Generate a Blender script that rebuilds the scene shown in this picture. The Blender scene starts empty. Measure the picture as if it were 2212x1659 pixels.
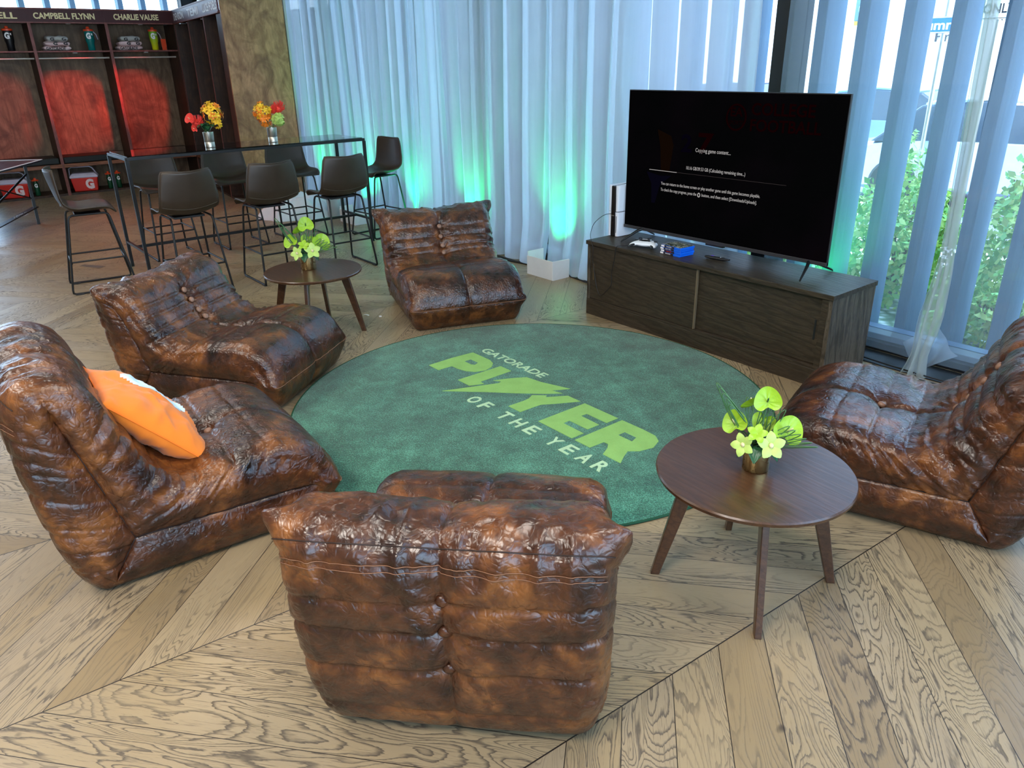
import bpy, math, random
import numpy as np
from mathutils import Vector, Matrix
random.seed(7); RNG = np.random.default_rng(7)
PI = math.pi
SC = bpy.context.scene
COL = SC.collection

# ------------------------------------------------------------------ camera
F_PX, PITCH, ROLL, HEAD, CAM_H = 1634.176, .4038116, -.0203768, .9022101, 1.75
cam_d = bpy.data.cameras.new('camera'); cam = bpy.data.objects.new('camera', cam_d); COL.objects.link(cam)
cam_d.sensor_fit = 'HORIZONTAL'; cam_d.sensor_width = 36; cam_d.lens = 36 * F_PX / 2212
cam_d.clip_start = .05; cam_d.clip_end = 300
fw = Vector((-math.sin(HEAD) * math.cos(PITCH), math.cos(HEAD) * math.cos(PITCH), -math.sin(PITCH)))
rt = Vector((math.cos(HEAD), math.sin(HEAD), 0)); up = rt.cross(fw)
r2 = rt * math.cos(ROLL) + up * math.sin(ROLL); u2 = -rt * math.sin(ROLL) + up * math.cos(ROLL)
M = Matrix((r2, u2, -fw)).transposed().to_4x4(); M.translation = Vector((0, 0, CAM_H)); cam.matrix_world = M
SC.camera = cam
# ------------------------------------------------------------------ exposure
vs = SC.view_settings
vs.view_transform = 'Standard'; vs.look = 'None'; vs.gamma = 1; vs.use_curve_mapping = False; vs.exposure = 0.88
try:
    SC.cycles.use_denoising = True
    SC.cycles.transparent_max_bounces = 12
    SC.cycles.max_bounces = 6
    SC.cycles.sample_clamp_indirect = 6
except Exception:
    pass
# ------------------------------------------------------------------ world + sun
W = bpy.data.worlds.new('sky'); SC.world = W; W.use_nodes = True
wn = W.node_tree; wn.nodes.clear()
bg = wn.nodes.new('ShaderNodeBackground'); wo = wn.nodes.new('ShaderNodeOutputWorld')
tc = wn.nodes.new('ShaderNodeTexCoord'); sx = wn.nodes.new('ShaderNodeSeparateXYZ'); rp = wn.nodes.new('ShaderNodeValToRGB')
wn.links.new(tc.outputs['Generated'], sx.inputs[0]); wn.links.new(sx.outputs['Z'], rp.inputs[0])
rp.color_ramp.elements[0].position = 0; rp.color_ramp.elements[0].color = (.68, .85, 1, 1)
rp.color_ramp.elements[1].position = .6; rp.color_ramp.elements[1].color = (.36, .62, 1, 1)
wn.links.new(rp.outputs[0], bg.inputs[0]); wn.links.new(bg.outputs[0], wo.inputs[0])
bg.inputs[1].default_value = 4.6

def lamp(kind, name, loc, target, energy, color, **kw):
    d = bpy.data.lights.new(name, kind); o = bpy.data.objects.new(name, d); COL.objects.link(o)
    d.energy = energy; d.color = color; o.location = loc
    for k, v in kw.items(): setattr(d, k, v)
    if target is not None:
        o.rotation_euler = (Vector(target) - Vector(loc)).to_track_quat('-Z', 'Y').to_euler()
    return o
lamp('SUN', 'sun', (0, -10, 20), (-2, 0, 0), 5.0, (1, .93, .82), angle=.01)
# unseen area lights added under the ceiling as base fill for the room
for i, (x, y) in enumerate([(-.6, -1.2), (-4.4, -1.2), (-8.2, -1.2), (-1.0, 1.6), (-6.0, 1.2), (-10.5, 1.4)]):
    lamp('AREA', 'ceiling_fill_light', (x, y, 3.46), (x, y, 0), (85, 48, 18, 36, 20, 6)[i], (1, .93, .84), shape='RECTANGLE', size=1.4, size_y=1.0)
# coloured event lights: red spots onto the lockers, green uplights on the curtains
for y in (1.5, 2.5, 3.42):
    lamp('SPOT', 'red_spot', (-10.0, min(y + 1.05, 3.72), 3.3), (-13.75, y - .05, 1.15), (260, 620, 520)[int(y - 1)], (1, .045, .015), spot_size=.30, spot_blend=.6, shadow_soft_size=.03)
lamp('SPOT', 'red_spot', (-10.9, 2.6, 3.3), (-9.6, 2.3, 0), 60, (1, .12, .06), spot_size=1.3, spot_blend=.8, shadow_soft_size=.1)
for x in (-9.55, -8.30, -7.3, -6.25, -4.93, -2.5):
    lamp('SPOT', 'green_uplight', (x, 4.34, .16), (x, 4.60, 1.35), 75, (.0, 1, .27), spot_size=1.25, spot_blend=.9, shadow_soft_size=.04)

# ------------------------------------------------------------------ object helpers
def link(name, mesh, parent=None):
    o = bpy.data.objects.new(name, mesh); COL.objects.link(o)
    if parent is not None: o.parent = parent
    return o
def tag(o, label=None, cat=None, group=None, kind=None):
    if label: o['label'] = label
    if cat: o['category'] = cat
    if group: o['group'] = group
    if kind: o['kind'] = kind
    return o
def thing(name, label, cat, loc=(0, 0, 0), rz=0, group=None):
    o = bpy.data.objects.new(name, None); COL.objects.link(o)
    o.location = loc; o.rotation_euler = (0, 0, rz); o.empty_display_size = .05
    return tag(o, label, cat, group)
def copy_tree(o, parent=None):
    c = o.copy(); COL.objects.link(c)
    if parent is not None: c.parent = parent
    for ch in [k for k in bpy.data.objects if k.parent == o]: copy_tree(ch, c)
    return c

class MB:
    """collects shapes and links them as one mesh object"""
    def __init__(s): s.v = []; s.f = []
    def add(s, verts, faces):
        n = len(s.v); s.v += [tuple(map(float, p)) for p in verts]; s.f += [tuple(i + n for i in f) for f in faces]; return s
    def box(s, x0, x1, y0, y1, z0, z1, m=None):
        P = [(x, y, z) for z in (z0, z1) for y in (y0, y1) for x in (x0, x1)]
        if m is not None: P = [m @ Vector(p) for p in P]
        return s.add(P, [(0, 2, 3, 1), (4, 5, 7, 6), (0, 1, 5, 4), (2, 6, 7, 3), (0, 4, 6, 2), (1, 3, 7, 5)])
    def tube(s, pts, r, seg=8, closed=False, cap=True):
        P = [Vector(p) for p in pts]; n = len(P); rr = r if isinstance(r, (list, tuple)) else [r] * n
        V = []; prev = None
        for i in range(n):
            if closed: d = P[(i + 1) % n] - P[i - 1]
            else: d = P[min(i + 1, n - 1)] - P[max(i - 1, 0)]
            d.normalize()
            a = prev if prev is not None else (Vector((0, 0, 1)) if abs(d.z) < .9 else Vector((1, 0, 0)))
            a = (a - d * a.dot(d))
            if a.length < 1e-6: a = d.orthogonal()
            a.normalize(); b = d.cross(a); prev = a
            for k in range(seg):
                t = 2 * PI * k / seg; V.append(P[i] + (a * math.cos(t) + b * math.sin(t)) * rr[i])
        Fc = []
        for i in range(n if closed else n - 1):
            j = (i + 1) % n
            for k in range(seg):
                l = (k + 1) % seg; Fc.append((i * seg + k, i * seg + l, j * seg + l, j * seg + k))
        if cap and not closed: Fc += [tuple(range(seg))[::-1], tuple(range((n - 1) * seg, n * seg))]
        return s.add(V, Fc)
    def bar(s, p, q, r, seg=8): return s.tube([p, q], r, seg)
    def sqbar(s, p, q, w, h=None, side=None):
        """square section bar"""
        p, q = Vector(p), Vector(q); h = h or w; d = (q - p).normalized()
        a = Vector(side) if side else (Vector((0, 0, 1)) if abs(d.z) < .9 else Vector((1, 0, 0)))
        a = (a - d * a.dot(d)).normalized(); b = d.cross(a)
        V = [c + a * (sa * w / 2) + b * (sb * h / 2) for c in (p, q) for sa, sb in ((-1, -1), (1, -1), (1, 1), (-1, 1))]
        return s.add(V, [(0, 1, 2, 3)[::-1], (4, 5, 6, 7), (0, 1, 5, 4), (1, 2, 6, 5), (2, 3, 7, 6), (3, 0, 4, 7)])
    def lathe(s, prof, seg=24, c=(0, 0, 0)):
        V = []; Fc = []
        for r, z in prof:
            for k in range(seg):
                t = 2 * PI * k / seg; V.append((c[0] + r * math.cos(t), c[1] + r * math.sin(t), c[2] + z))
        for i in range(len(prof) - 1):
            for k in range(seg):
                l = (k + 1) % seg; Fc.append((i * seg + k, i * seg + l, (i + 1) * seg + l, (i + 1) * seg + k))
        Fc += [tuple(range(seg))[::-1], tuple(range((len(prof) - 1) * seg, len(prof) * seg))]
        return s.add(V, Fc)
    def grid(s, fn, nu, nv, cu=False, cv=False):
        V = [fn(i / (nu if cu else nu - 1), j / (nv if cv else nv - 1)) for i in range(nu) for j in range(nv)]
        Fc = [(i * nv + j, ((i + 1) % nu) * nv + j, ((i + 1) % nu) * nv + (j + 1) % nv, i * nv + (j + 1) % nv)
              for i in range(nu if cu else nu - 1) for j in range(nv if cv else nv - 1)]
        return s.add(V, Fc)
    def prism(s, poly, fn, t0, t1):
        """poly 2D -> fn(u, v, t)"""
        n = len(poly); V = [fn(u, v, t) for t in (t0, t1) for u, v in poly]
        return s.add(V, [tuple(range(n))[::-1], tuple(range(n, 2 * n))] + [(i, (i + 1) % n, (i + 1) % n + n, i + n) for i in range(n)])
    def ball(s, c, r, nu=14, nv=10, sc=(1, 1, 1)):
        def fn(a, b):
            t = 2 * PI * a; p = PI * b
            return (c[0] + r * sc[0] * math.cos(t) * math.sin(p), c[1] + r * sc[1] * math.sin(t) * math.sin(p), c[2] - r * sc[2] * math.cos(p))
        return s.grid(fn, nu, nv, cu=True)
    def build(s, name, mat, parent=None, smooth=None, bevel=0, solid=0, sub=0, m=None):
        me = bpy.data.meshes.new(name); V = s.v
        if m is not None: V = [tuple(m @ Vector(p)) for p in V]
        me.from_pydata(V, [], s.f)
        import bmesh
        bm = bmesh.new(); bm.from_mesh(me)
        if bevel or smooth: bmesh.ops.remove_doubles(bm, verts=bm.verts, dist=1e-6)
        bmesh.ops.recalc_face_normals(bm, faces=bm.faces); bm.to_mesh(me); bm.free()
        if mat: me.materials.append(mat)
        if smooth:
            me.polygons.foreach_set('use_smooth', [True] * len(me.polygons))
            if smooth < 170: me.set_sharp_from_angle(angle=math.radians(smooth))
        o = link(name, me, parent)
        if solid: md = o.modifiers.new('s', 'SOLIDIFY'); md.thickness = solid; md.offset = 0
        if bevel: md = o.modifiers.new('b', 'BEVEL'); md.width = bevel; md.segments = 2; md.limit_method = 'ANGLE'; md.angle_limit = .6
        if sub: md = o.modifiers.new('u', 'SUBSURF'); md.levels = sub; md.render_levels = sub
        return o
def npmesh(name, V, Fq, mat, parent=None, smooth=True):
    me = bpy.data.meshes.new(name); V = np.asarray(V, np.float32); Fq = np.asarray(Fq, np.int32)
    me.vertices.add(len(V)); me.vertices.foreach_set('co', V.ravel())
    me.loops.add(Fq.size); me.loops.foreach_set('vertex_index', Fq.ravel())
    me.polygons.add(len(Fq)); me.polygons.foreach_set('loop_start', np.arange(len(Fq)) * 4); me.polygons.foreach_set('loop_total', np.full(len(Fq), 4))
    me.update(calc_edges=True); me.validate()
    if smooth: me.polygons.foreach_set('use_smooth', [True] * len(me.polygons))
    me.materials.append(mat); return link(name, me, parent)
def gridfaces(nu, nv, cu=False):
    i = np.arange(nu if cu else nu - 1)[:, None]; j = np.arange(nv - 1)[None]
    i2 = (i + 1) % nu
    return np.stack([i * nv + j, i2 * nv + j, i2 * nv + j + 1, i * nv + j + 1], -1).reshape(-1, 4)

def text(name, s, mat, parent, O, U, V, depth=.002, bold=0, shear=0, center=False):
    """lettering fitted in the parallelogram O, O+U, O+V"""
    cu = bpy.data.curves.new(name, 'FONT'); cu.body = s; cu.size = 1; cu.extrude = .01; cu.offset = bold; cu.resolution_u = 3
    tmp = bpy.data.objects.new(name, cu); COL.objects.link(tmp)
    dg = bpy.context.evaluated_depsgraph_get(); me = bpy.data.meshes.new_from_object(tmp.evaluated_get(dg))
    bpy.data.objects.remove(tmp); bpy.data.curves.remove(cu)
    n = len(me.vertices); a = np.empty(n * 3, np.float32); me.vertices.foreach_get('co', a); a = a.reshape(-1, 3)
    mn, mx = a.min(0), a.max(0); q = (a - mn) / (mx - mn)
    O, U, V = np.array(O, float), np.array(U, float), np.array(V, float); Nn = np.cross(U, V); Nn /= np.linalg.norm(Nn)
    P = O + q[:, :1] * U + q[:, 1:2] * V + q[:, 1:2] * shear * U / np.linalg.norm(U) * np.linalg.norm(V) + Nn * (q[:, 2:3] * depth)
    me.vertices.foreach_set('co', P.astype(np.float32).ravel()); me.update()
    me.materials.clear(); me.materials.append(mat)
    return link(name, me, parent)

# ------------------------------------------------------------------ material helpers
class NT:
    def __init__(s, name):
        s.m = bpy.data.materials.new(name); s.m.use_nodes = True; s.t = s.m.node_tree; s.t.nodes.clear()
        s.out = s.t.nodes.new('ShaderNodeOutputMaterial')
    def n(s, typ, ins=None, **kw):
        nd = s.t.nodes.new('ShaderNode' + typ)
        for k, v in kw.items(): setattr(nd, k, v)
        for k, v in (ins or {}).items(): s.set(nd.inputs[k], v)
        return nd
    def set(s, sock, v):
        if isinstance(v, bpy.types.NodeSocket): s.t.links.new(v, sock)
        elif isinstance(v, bpy.types.Node): s.t.links.new(v.outputs[0], sock)
        else: sock.default_value = v
    def math(s, op, a, b=None, c=None):
        nd = s.n('Math', operation=op); s.set(nd.inputs[0], a)
        if b is not None: s.set(nd.inputs[1], b)
        if c is not None: s.set(nd.inputs[2], c)
        return nd.outputs[0]
    def mix(s, f, a, b, blend='MIX'):
        nd = s.n('Mix', data_type='RGBA', blend_type=blend); s.set(nd.inputs[0], f); s.set(nd.inputs[6], a); s.set(nd.inputs[7], b); return nd.outputs[2]
    def ramp(s, f, stops):
        nd = s.n('ValToRGB'); cr = nd.color_ramp
        while len(cr.elements) < len(stops): cr.elements.new(.5)
        for e, (p, c) in zip(cr.elements, stops): e.position = p; e.color = c if len(c) == 4 else (*c, 1)
        s.set(nd.inputs[0], f); return nd.outputs[0]
    def coord(s, scale=(1, 1, 1), kind='Object', rot=(0, 0, 0), loc=(0, 0, 0)):
        tcn = s.n('TexCoord'); mp = s.n('Mapping'); s.t.links.new(tcn.outputs[kind], mp.inputs[0])
        mp.inputs['Scale'].default_value = scale; mp.inputs['Rotation'].default_value = rot; mp.inputs['Location'].default_value = loc
        return mp.outputs[0]
    def noise(s, vec, scale, detail=4, rough=.55, dist=0, out='Fac'):
        return s.n('TexNoise', {'Vector': vec, 'Scale': scale, 'Detail': detail, 'Roughness': rough, 'Distortion': dist}).outputs[out]
    def bump(s, h, strength=.3, dist=.01, normal=None):
        nd = s.n('Bump', {'Height': h, 'Strength': strength, 'Distance': dist})
        if normal is not None: s.set(nd.inputs['Normal'], normal)
        return nd.outputs[0]
    def bsdf(s, color, rough=.5, metal=0, normal=None, coat=0, spec=.5, emit=None, es=0, alpha=None, trans=0, ior=1.45, sheen=0, coatr=.1):
        b = s.n('BsdfPrincipled', {'Base Color': color, 'Roughness': rough, 'Metallic': metal, 'Coat Weight': coat, 'Specular IOR Level': spec,
                                   'Transmission Weight': trans, 'IOR': ior, 'Sheen Weight': sheen, 'Coat Roughness': coatr})
        if normal is not None: s.set(b.inputs['Normal'], normal)
        if emit is not None: s.set(b.inputs['Emission Color'], emit); b.inputs['Emission Strength'].default_value = es
        return b.outputs[0]
    def done(s, sh): s.t.links.new(sh, s.out.inputs[0]); return s.m
def c4(c): return (*c, 1) if len(c) == 3 else c
def dark(c, k): return tuple(v * k for v in c[:3]) + (1,)
def plain(name, c, rough=.5, metal=0, var=.12, scale=14, bump=.05, **kw):
    """paint, plastic, fabric or metal with a slight procedural unevenness"""
    t = NT(name); v = t.coord(); n = t.noise(v, scale, 4)
    col = t.mix(n, dark(c, 1 - var), dark(c, 1 + var)); r = t.math('MULTIPLY_ADD', n, .12, rough - .06)
    nm = t.bump(t.noise(v, scale * 8, 3), bump, .002) if bump else None
    return t.done(t.bsdf(col, r, metal, nm, **kw))
def wood(name, c1, c2, stretch=(1, 12, 12), scale=3, rough=.4, lines=.5, coat=0, bump=.15, dist=1.5, blotch=None, coatr=.15, spec=.5):
    t = NT(name); v = t.coord(stretch); n = t.noise(v, scale, 6, .6, dist)
    rg = t.n('TexWave', {'Vector': v, 'Scale': scale * .55, 'Distortion': 9, 'Detail': 3, 'Detail Scale': 1.6}, wave_type='BANDS', bands_direction='DIAGONAL').outputs['Fac']
    fine = t.noise(v, scale * 7, 3, .7)
    a = t.mix(t.ramp(n, [(.3, (0, 0, 0)), (.7, (1, 1, 1))]), c4(c1), c4(c2))
    a = t.mix(t.math('MULTIPLY', t.ramp(rg, [(.0, (1, 1, 1)), (.35, (0, 0, 0))]), lines), a, dark(c1, .55))
    a = t.mix(t.math('MULTIPLY', t.ramp(fine, [(.52, (0, 0, 0)), (.66, (1, 1, 1))]), lines), a, dark(c1, .5))
    if blotch: a = t.mix(t.ramp(t.noise(t.coord(), blotch[0], 4, .6, 1.2), [(.42, (0, 0, 0)), (.7, (1, 1, 1))]), a, c4(blotch[1]))
    return t.done(t.bsdf(a, rough, 0, t.bump(t.math('ADD', fine, rg), bump, .003), coat=coat, coatr=coatr, spec=spec))

def leather_mat():
    t = NT('brown_leather'); v = t.coord()
    big = t.noise(v, 4.5, 5, .62, .6); mid = t.noise(t.coord((1, 1, 1), loc=(5, 2, 1)), 16, 5, .65, .5)
    m = t.math('MULTIPLY_ADD', mid, .45, t.math('MULTIPLY', big, .75))
    col = t.ramp(m, [(.40, (.006, .0022, .0012)), (.52, (.027, .0082, .0034)), (.63, (.072, .0215, .0068)), (.79, (.23, .078, .017))])
    w = t.n('VectorMath', {0: v, 1: t.n('VectorMath', {0: t.noise(v, 9, 3, .5, out='Color'), 1: (.09, .09, .09)}, operation='MULTIPLY').outputs[0]}, operation='ADD').outputs[0]
    vo = t.n('TexVoronoi', {'Vector': w, 'Scale': 11, 'Randomness': 1}, feature='DISTANCE_TO_EDGE').outputs['Distance']
    crease = t.math('POWER', t.math('MINIMUM', t.math('MULTIPLY', vo, 3.5), 1), .6)
    vo2 = t.n('TexVoronoi', {'Vector': w, 'Scale': 44, 'Randomness': 1}, feature='DISTANCE_TO_EDGE').outputs['Distance']
    fold = t.noise(w, 11, 3, .55, 1.6)
    h = t.math('ADD', t.math('MULTIPLY', crease, .22), t.math('MULTIPLY', fold, .45))
    h = t.math('ADD', h, t.math('MULTIPLY', t.math('MINIMUM', t.math('MULTIPLY', vo2, 4), 1), .12))
    nm = t.bump(h, .8, .011)
    nm = t.bump(t.noise(v, 420, 2), .12, .001, nm)
    r = t.math('MULTIPLY_ADD', mid, .22, .20)
    return t.done(t.bsdf(col, r, 0, nm, coat=.18, coatr=.20, spec=.6))
LEATHER = leather_mat()
SEAM = plain('seam_thread', (.02, .008, .005), .6)
BUTTON = plain('pale_brown_button', (.24, .13, .085), .35)
SEAM_L = plain('light_piping', (.20, .09, .045), .5)

def floor_mat():
    t = NT('oak_chevron_floor'); tcn = t.n('TexCoord'); sp = t.n('SeparateXYZ', {0: tcn.outputs['Object']})
    a = math.radians(3.25); ca, sa = math.cos(a), math.sin(a); X, Y = sp.outputs[0], sp.outputs[1]
    xr = t.math('SUBTRACT', t.math('MULTIPLY', X, ca), t.math('MULTIPLY', Y, sa))
    yr = t.math('ADD', t.math('MULTIPLY', X, sa), t.math('MULTIPLY', Y, ca))
    xs = t.math('ADD', xr, 2.196 + 1.003 * 20)
    col = t.math('FLOOR', t.math('DIVIDE', xs, 1.003))
    tri = t.math('PINGPONG', xs, 1.003)
    tt = t.math('SUBTRACT', yr, t.math('MULTIPLY', tri, .97))
    q = t.math('DIVIDE', t.math('ADD', tt, 40 * .2105 - .0255), .2105)
    idx = t.math('FLOOR', q); fr = t.math('FRACT', q)
    sgn = t.math('SUBTRACT', 1, t.math('MULTIPLY', t.math('MODULO', col, 2), 2))
    edge = t.math('MINIMUM', fr, t.math('SUBTRACT', 1, fr))
    gap1 = t.math('LESS_THAN', edge, .0085)
    cf = t.math('FRACT', t.math('DIVIDE', xs, 1.003)); ce = t.math('MINIMUM', cf, t.math('SUBTRACT', 1, cf))
    gap2 = t.math('LESS_THAN', ce, .0022)
    gap = t.math('MAXIMUM', gap1, gap2)
    rnd = t.n('TexWhiteNoise', {'Vector': t.n('CombineXYZ', {0: idx, 1: col, 2: 0.}).outputs[0]}, noise_dimensions='3D')
    rv = rnd.outputs['Value']; rc = t.n('SeparateColor', {0: rnd.outputs['Color']})
    along = t.math('ADD', t.math('MULTIPLY', xr, .707), t.math('MULTIPLY', t.math('MULTIPLY', yr, sgn), .707))
    across = t.math('MULTIPLY', tt, .7071)
    gx = t.math('MULTIPLY_ADD', rv, 37, along); gz = t.math('MULTIPLY', rc.outputs[1], 29)
    V1 = t.n('CombineXYZ', {0: t.math('MULTIPLY', gx, 1.0), 1: t.math('MULTIPLY', across, 5.5), 2: gz}).outputs[0]
    warp = t.noise(V1, 1.0, 2, .5, .9)
    # cathedral grain: iso-lines of a slowly varying field
    fld = t.math('ADD', t.math('MULTIPLY', warp, 15), t.math('MULTIPLY', across, 9))
    V3 = t.n('CombineXYZ', {0: t.math('MULTIPLY', gx, 9), 1: t.math('MULTIPLY', across, 60), 2: gz}).outputs[0]
    jag = t.noise(V3, 1.6, 3, .6)
    ring = t.math('FRACT', t.math('MULTIPLY_ADD', jag, .9, t.math('MULTIPLY', fld, 2.1)))
    line = t.ramp(ring, [(0, (1, 1, 1)), (.10, (.8, .8, .8)), (.34, (0, 0, 0)), (.93, (0, 0, 0)), (1, (1, 1, 1))])
    V2 = t.n('CombineXYZ', {0: t.math('MULTIPLY', gx, 6), 1: t.math('MULTIPLY', across, 130), 2: gz}).outputs[0]
    pores = t.ramp(t.noise(V2, 1.5, 3, .7), [(.55, (0, 0, 0)), (.68, (1, 1, 1))])
    amt = t.ramp(t.noise(V1, .55, 2), [(.36, (.12, .12, .12)), (.56, (1, 1, 1))])
    base = t.ramp(rv, [(0, (.26, .180, .088)), (.35, (.36, .262, .138)), (.65, (.325, .243, .145)), (1, (.41, .305, .165))])
    base = t.mix(t.math('MULTIPLY', t.noise(V1, 2.2, 4), .55), base, (.22, .165, .11, 1))
    dk = t.math('MULTIPLY', t.math('MULTIPLY', t.math('MAXIMUM', t.math('MULTIPLY', line, .95), t.math('MULTIPLY', pores, .65)), amt), .92)
    base = t.mix(dk, base, (.055, .042, .032, 1))
    # scratches and knots
    kn = t.noise(tcn.outputs['Object'], 5.5, 2, .5, 0)
    base = t.mix(t.math('MULTIPLY', t.ramp(kn, [(.74, (0, 0, 0)), (.77, (1, 1, 1))]), .75), base, (.035, .026, .02, 1))
    base = t.mix(gap, base, (.018, .012, .009, 1))
    h = t.math('SUBTRACT', 1, t.math('MAXIMUM', t.math('MULTIPLY', dk, .4), gap))
    r = t.math('MULTIPLY_ADD', dk, .22, t.math('MULTIPLY_ADD', rv, .1, .30))
    return t.done(t.bsdf(base, r, 0, t.bump(h, .35, .003), spec=.55))
FLOOR = floor_mat()
BLACK = plain('black_metal', (.012, .012, .013), .42, .3, bump=.03)
BLACKP = plain('black_plastic', (.014, .014, .016), .35)
WHITE = plain('white_plastic', (.80, .82, .86), .3, var=.04)
WHITEC = plain('white_cardboard', (.78, .78, .78), .7, var=.05)
WALLM = plain('painted_wall', (.36, .35, .34), .8, var=.04, scale=5)
CEILM = plain('painted_ceiling', (.62, .61, .60), .85, var=.03, scale=5)
FRAME = plain('dark_window_frame', (.012, .014, .017), .45, .2)
SILL = plain('blue_grey_sill', (.16, .24, .34), .4, .2, var=.05)
FINM = wood('weathered_grey_fin_wood', (.10, .185, .28), (.155, .25, .34), stretch=(8, 8, .6), scale=1.6, rough=.7, lines=.10)
WALNUT = wood('walnut_table_wood', (.042, .0165, .007), (.082, .034, .014), stretch=(2, 16, 16), scale=2, rough=.30, lines=.35, coat=.35, bump=.06, coatr=.25)
CABW = wood('dark_oak_veneer', (.028, .020, .012), (.055, .040, .024), stretch=(1.3, 9, 9), scale=3.2, rough=.45, lines=.55, bump=.25)
CABS = wood('dark_oak_end_veneer', (.050, .038, .026), (.115, .092, .066), stretch=(7, 7, 1.2), scale=3.0, rough=.45, lines=.8, bump=.3)
LOCKD = wood('dark_stained_plywood', (.040, .018, .010), (.085, .040, .022), stretch=(6, 6, .7), scale=2.0, rough=.5, lines=.5, blotch=(3.2, (.022, .010, .006)))
LOCKB = wood('stained_plywood_back', (.14, .080, .040), (.24, .150, .085), stretch=(5, 5, .7), scale=1.7, rough=.55, lines=.4, dist=2.5, blotch=(2.6, (.060, .030, .015)))
PLY = wood('light_stained_plywood', (.28, .125, .048), (.52, .265, .115), stretch=(3.0, 3.0, 1.1), scale=1.7, rough=.5, lines=.30, dist=3.4, blotch=(3.2, (.15, .062, .024)))
BENCHW = wood('pine_bench_plank', (.22, .075, .035), (.36, .14, .07), stretch=(10, 1, 10), scale=1.6, rough=.45, lines=.7)
HEADM = plain('maroon_name_board', (.055, .006, .008), .5, var=.15)
HEADM2 = plain('mauve_name_board', (.13, .055, .075), .45, var=.2)
EDGEM = wood('reddish_board_edge', (.19, .055, .045), (.27, .085, .07), stretch=(4, 4, 1), scale=3, rough=.5, lines=.5)
CREAM = plain('cream_lettering', (.88, .74, .40), .5, var=.03)
WHITET = plain('white_lettering', (.85, .84, .85), .5, var=.03)
BLACKT = plain('black_lettering', (.012, .012, .015), .5)
STOOLM = plain('dark_brown_faux_leather', (.034, .0215, .0125), .42, var=.25, scale=20)
RED = plain('red_plastic', (.62, .022, .012), .35, var=.05)
REDO = plain('orange_red_cap', (.80, .075, .018), .35, var=.05)
GREENB = plain('dark_green_bottle', (.006, .06, .025), .25)
TEALB = plain('teal_bottle', (.005, .17, .16), .25)
LIMEB = plain('lime_bottle', (.50, .62, .03), .3)
LIDW = plain('pale_lilac_lid', (.55, .50, .62), .35)
GOLD = plain('brushed_gold', (.50, .38, .17), .28, 1.0, var=.1, scale=(30))
SILVER = plain('brushed_steel', (.55, .52, .44), .36, 1.0, var=.1)
ANTH = plain('lime_spathe', (.27, .46, .02), .35, var=.2, scale=30, bump=.3)
ANTHV = plain('pale_lime_petal', (.42, .58, .13), .45, var=.18, scale=40)
LEAFM = plain('dark_leaf', (.015, .085, .030), .35, var=.4, scale=30)
GRASSM = plain('lily_grass', (.05, .14, .045), .4, var=.3)
YEL = plain('yellow_petal', (.85, .50, .02), .5, var=.15, scale=40)
ORA = plain('orange_petal', (.85, .22, .01), .5, var=.25, scale=40)
REDF = plain('red_petal', (.75, .045, .03), .5, var=.25, scale=50)
CREAMP = plain('cream_spadix', (.62, .56, .30), .5)
ORANGE = plain('orange_cotton', (.80, .19, .008), .8, var=.07, scale=7, bump=.15, sheen=.2)
PALEB = plain('pale_blue_print', (.62, .78, .86), .8, var=.05)
FABW = plain('white_cloth', (.74, .76, .80), .8, var=.05)
TOWELP = plain('pink_white_towel', (.75, .55, .55), .9, var=.1)
TOWELG = plain('grey_towel', (.42, .42, .40), .9, var=.12)

def glass_mat(name, col=(1, 1, 1), tint=.04, rough=.02):
    t = NT(name); tr = t.n('BsdfTransparent', {0: c4(col)}).outputs[0]; g = t.n('BsdfGlossy', {0: (1, 1, 1, 1), 1: rough}).outputs[0]
    fz = t.math('MULTIPLY_ADD', t.noise(t.coord(), 6, 2), .01, tint)
    lw = t.n('Fresnel', {0: 1.45}).outputs[0]
    ms = t.n('MixShader', {0: t.math('MINIMUM', t.math('ADD', fz, lw), 1), 1: tr, 2: g}).outputs[0]
    return t.done(ms)
GLASSW = glass_mat('window_glass', (.93, .97, 1), .0)
GLASST = glass_mat('smoked_glass', (.50, .47, .52), .05)

def sheer_mat(name, opacity, col):
    t = NT(name); v = t.coord((1, 1, .05)); n = t.noise(v, 30, 3)
    weave = t.noise(t.coord(), 5, 3)
    cc = t.mix(n, dark(col, .93), dark(col, 1.05))
    d = t.n('BsdfDiffuse', {0: cc}).outputs[0]; tl = t.n('BsdfTranslucent', {0: cc}).outputs[0]
    sh = t.n('MixShader', {0: .62, 1: d, 2: tl}).outputs[0]
    tr = t.n('BsdfTransparent', {0: (.96, .98, 1, 1)}).outputs[0]
    f = t.math('MULTIPLY_ADD', weave, .06, opacity - .03)
    return t.done(t.n('MixShader', {0: f, 1: tr, 2: sh}).outputs[0])
SHEER_L = sheer_mat('white_voile', .60, (.80, .89, .98))
SHEER_R = sheer_mat('thin_voile', .20, (.66, .82, .98))

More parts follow.
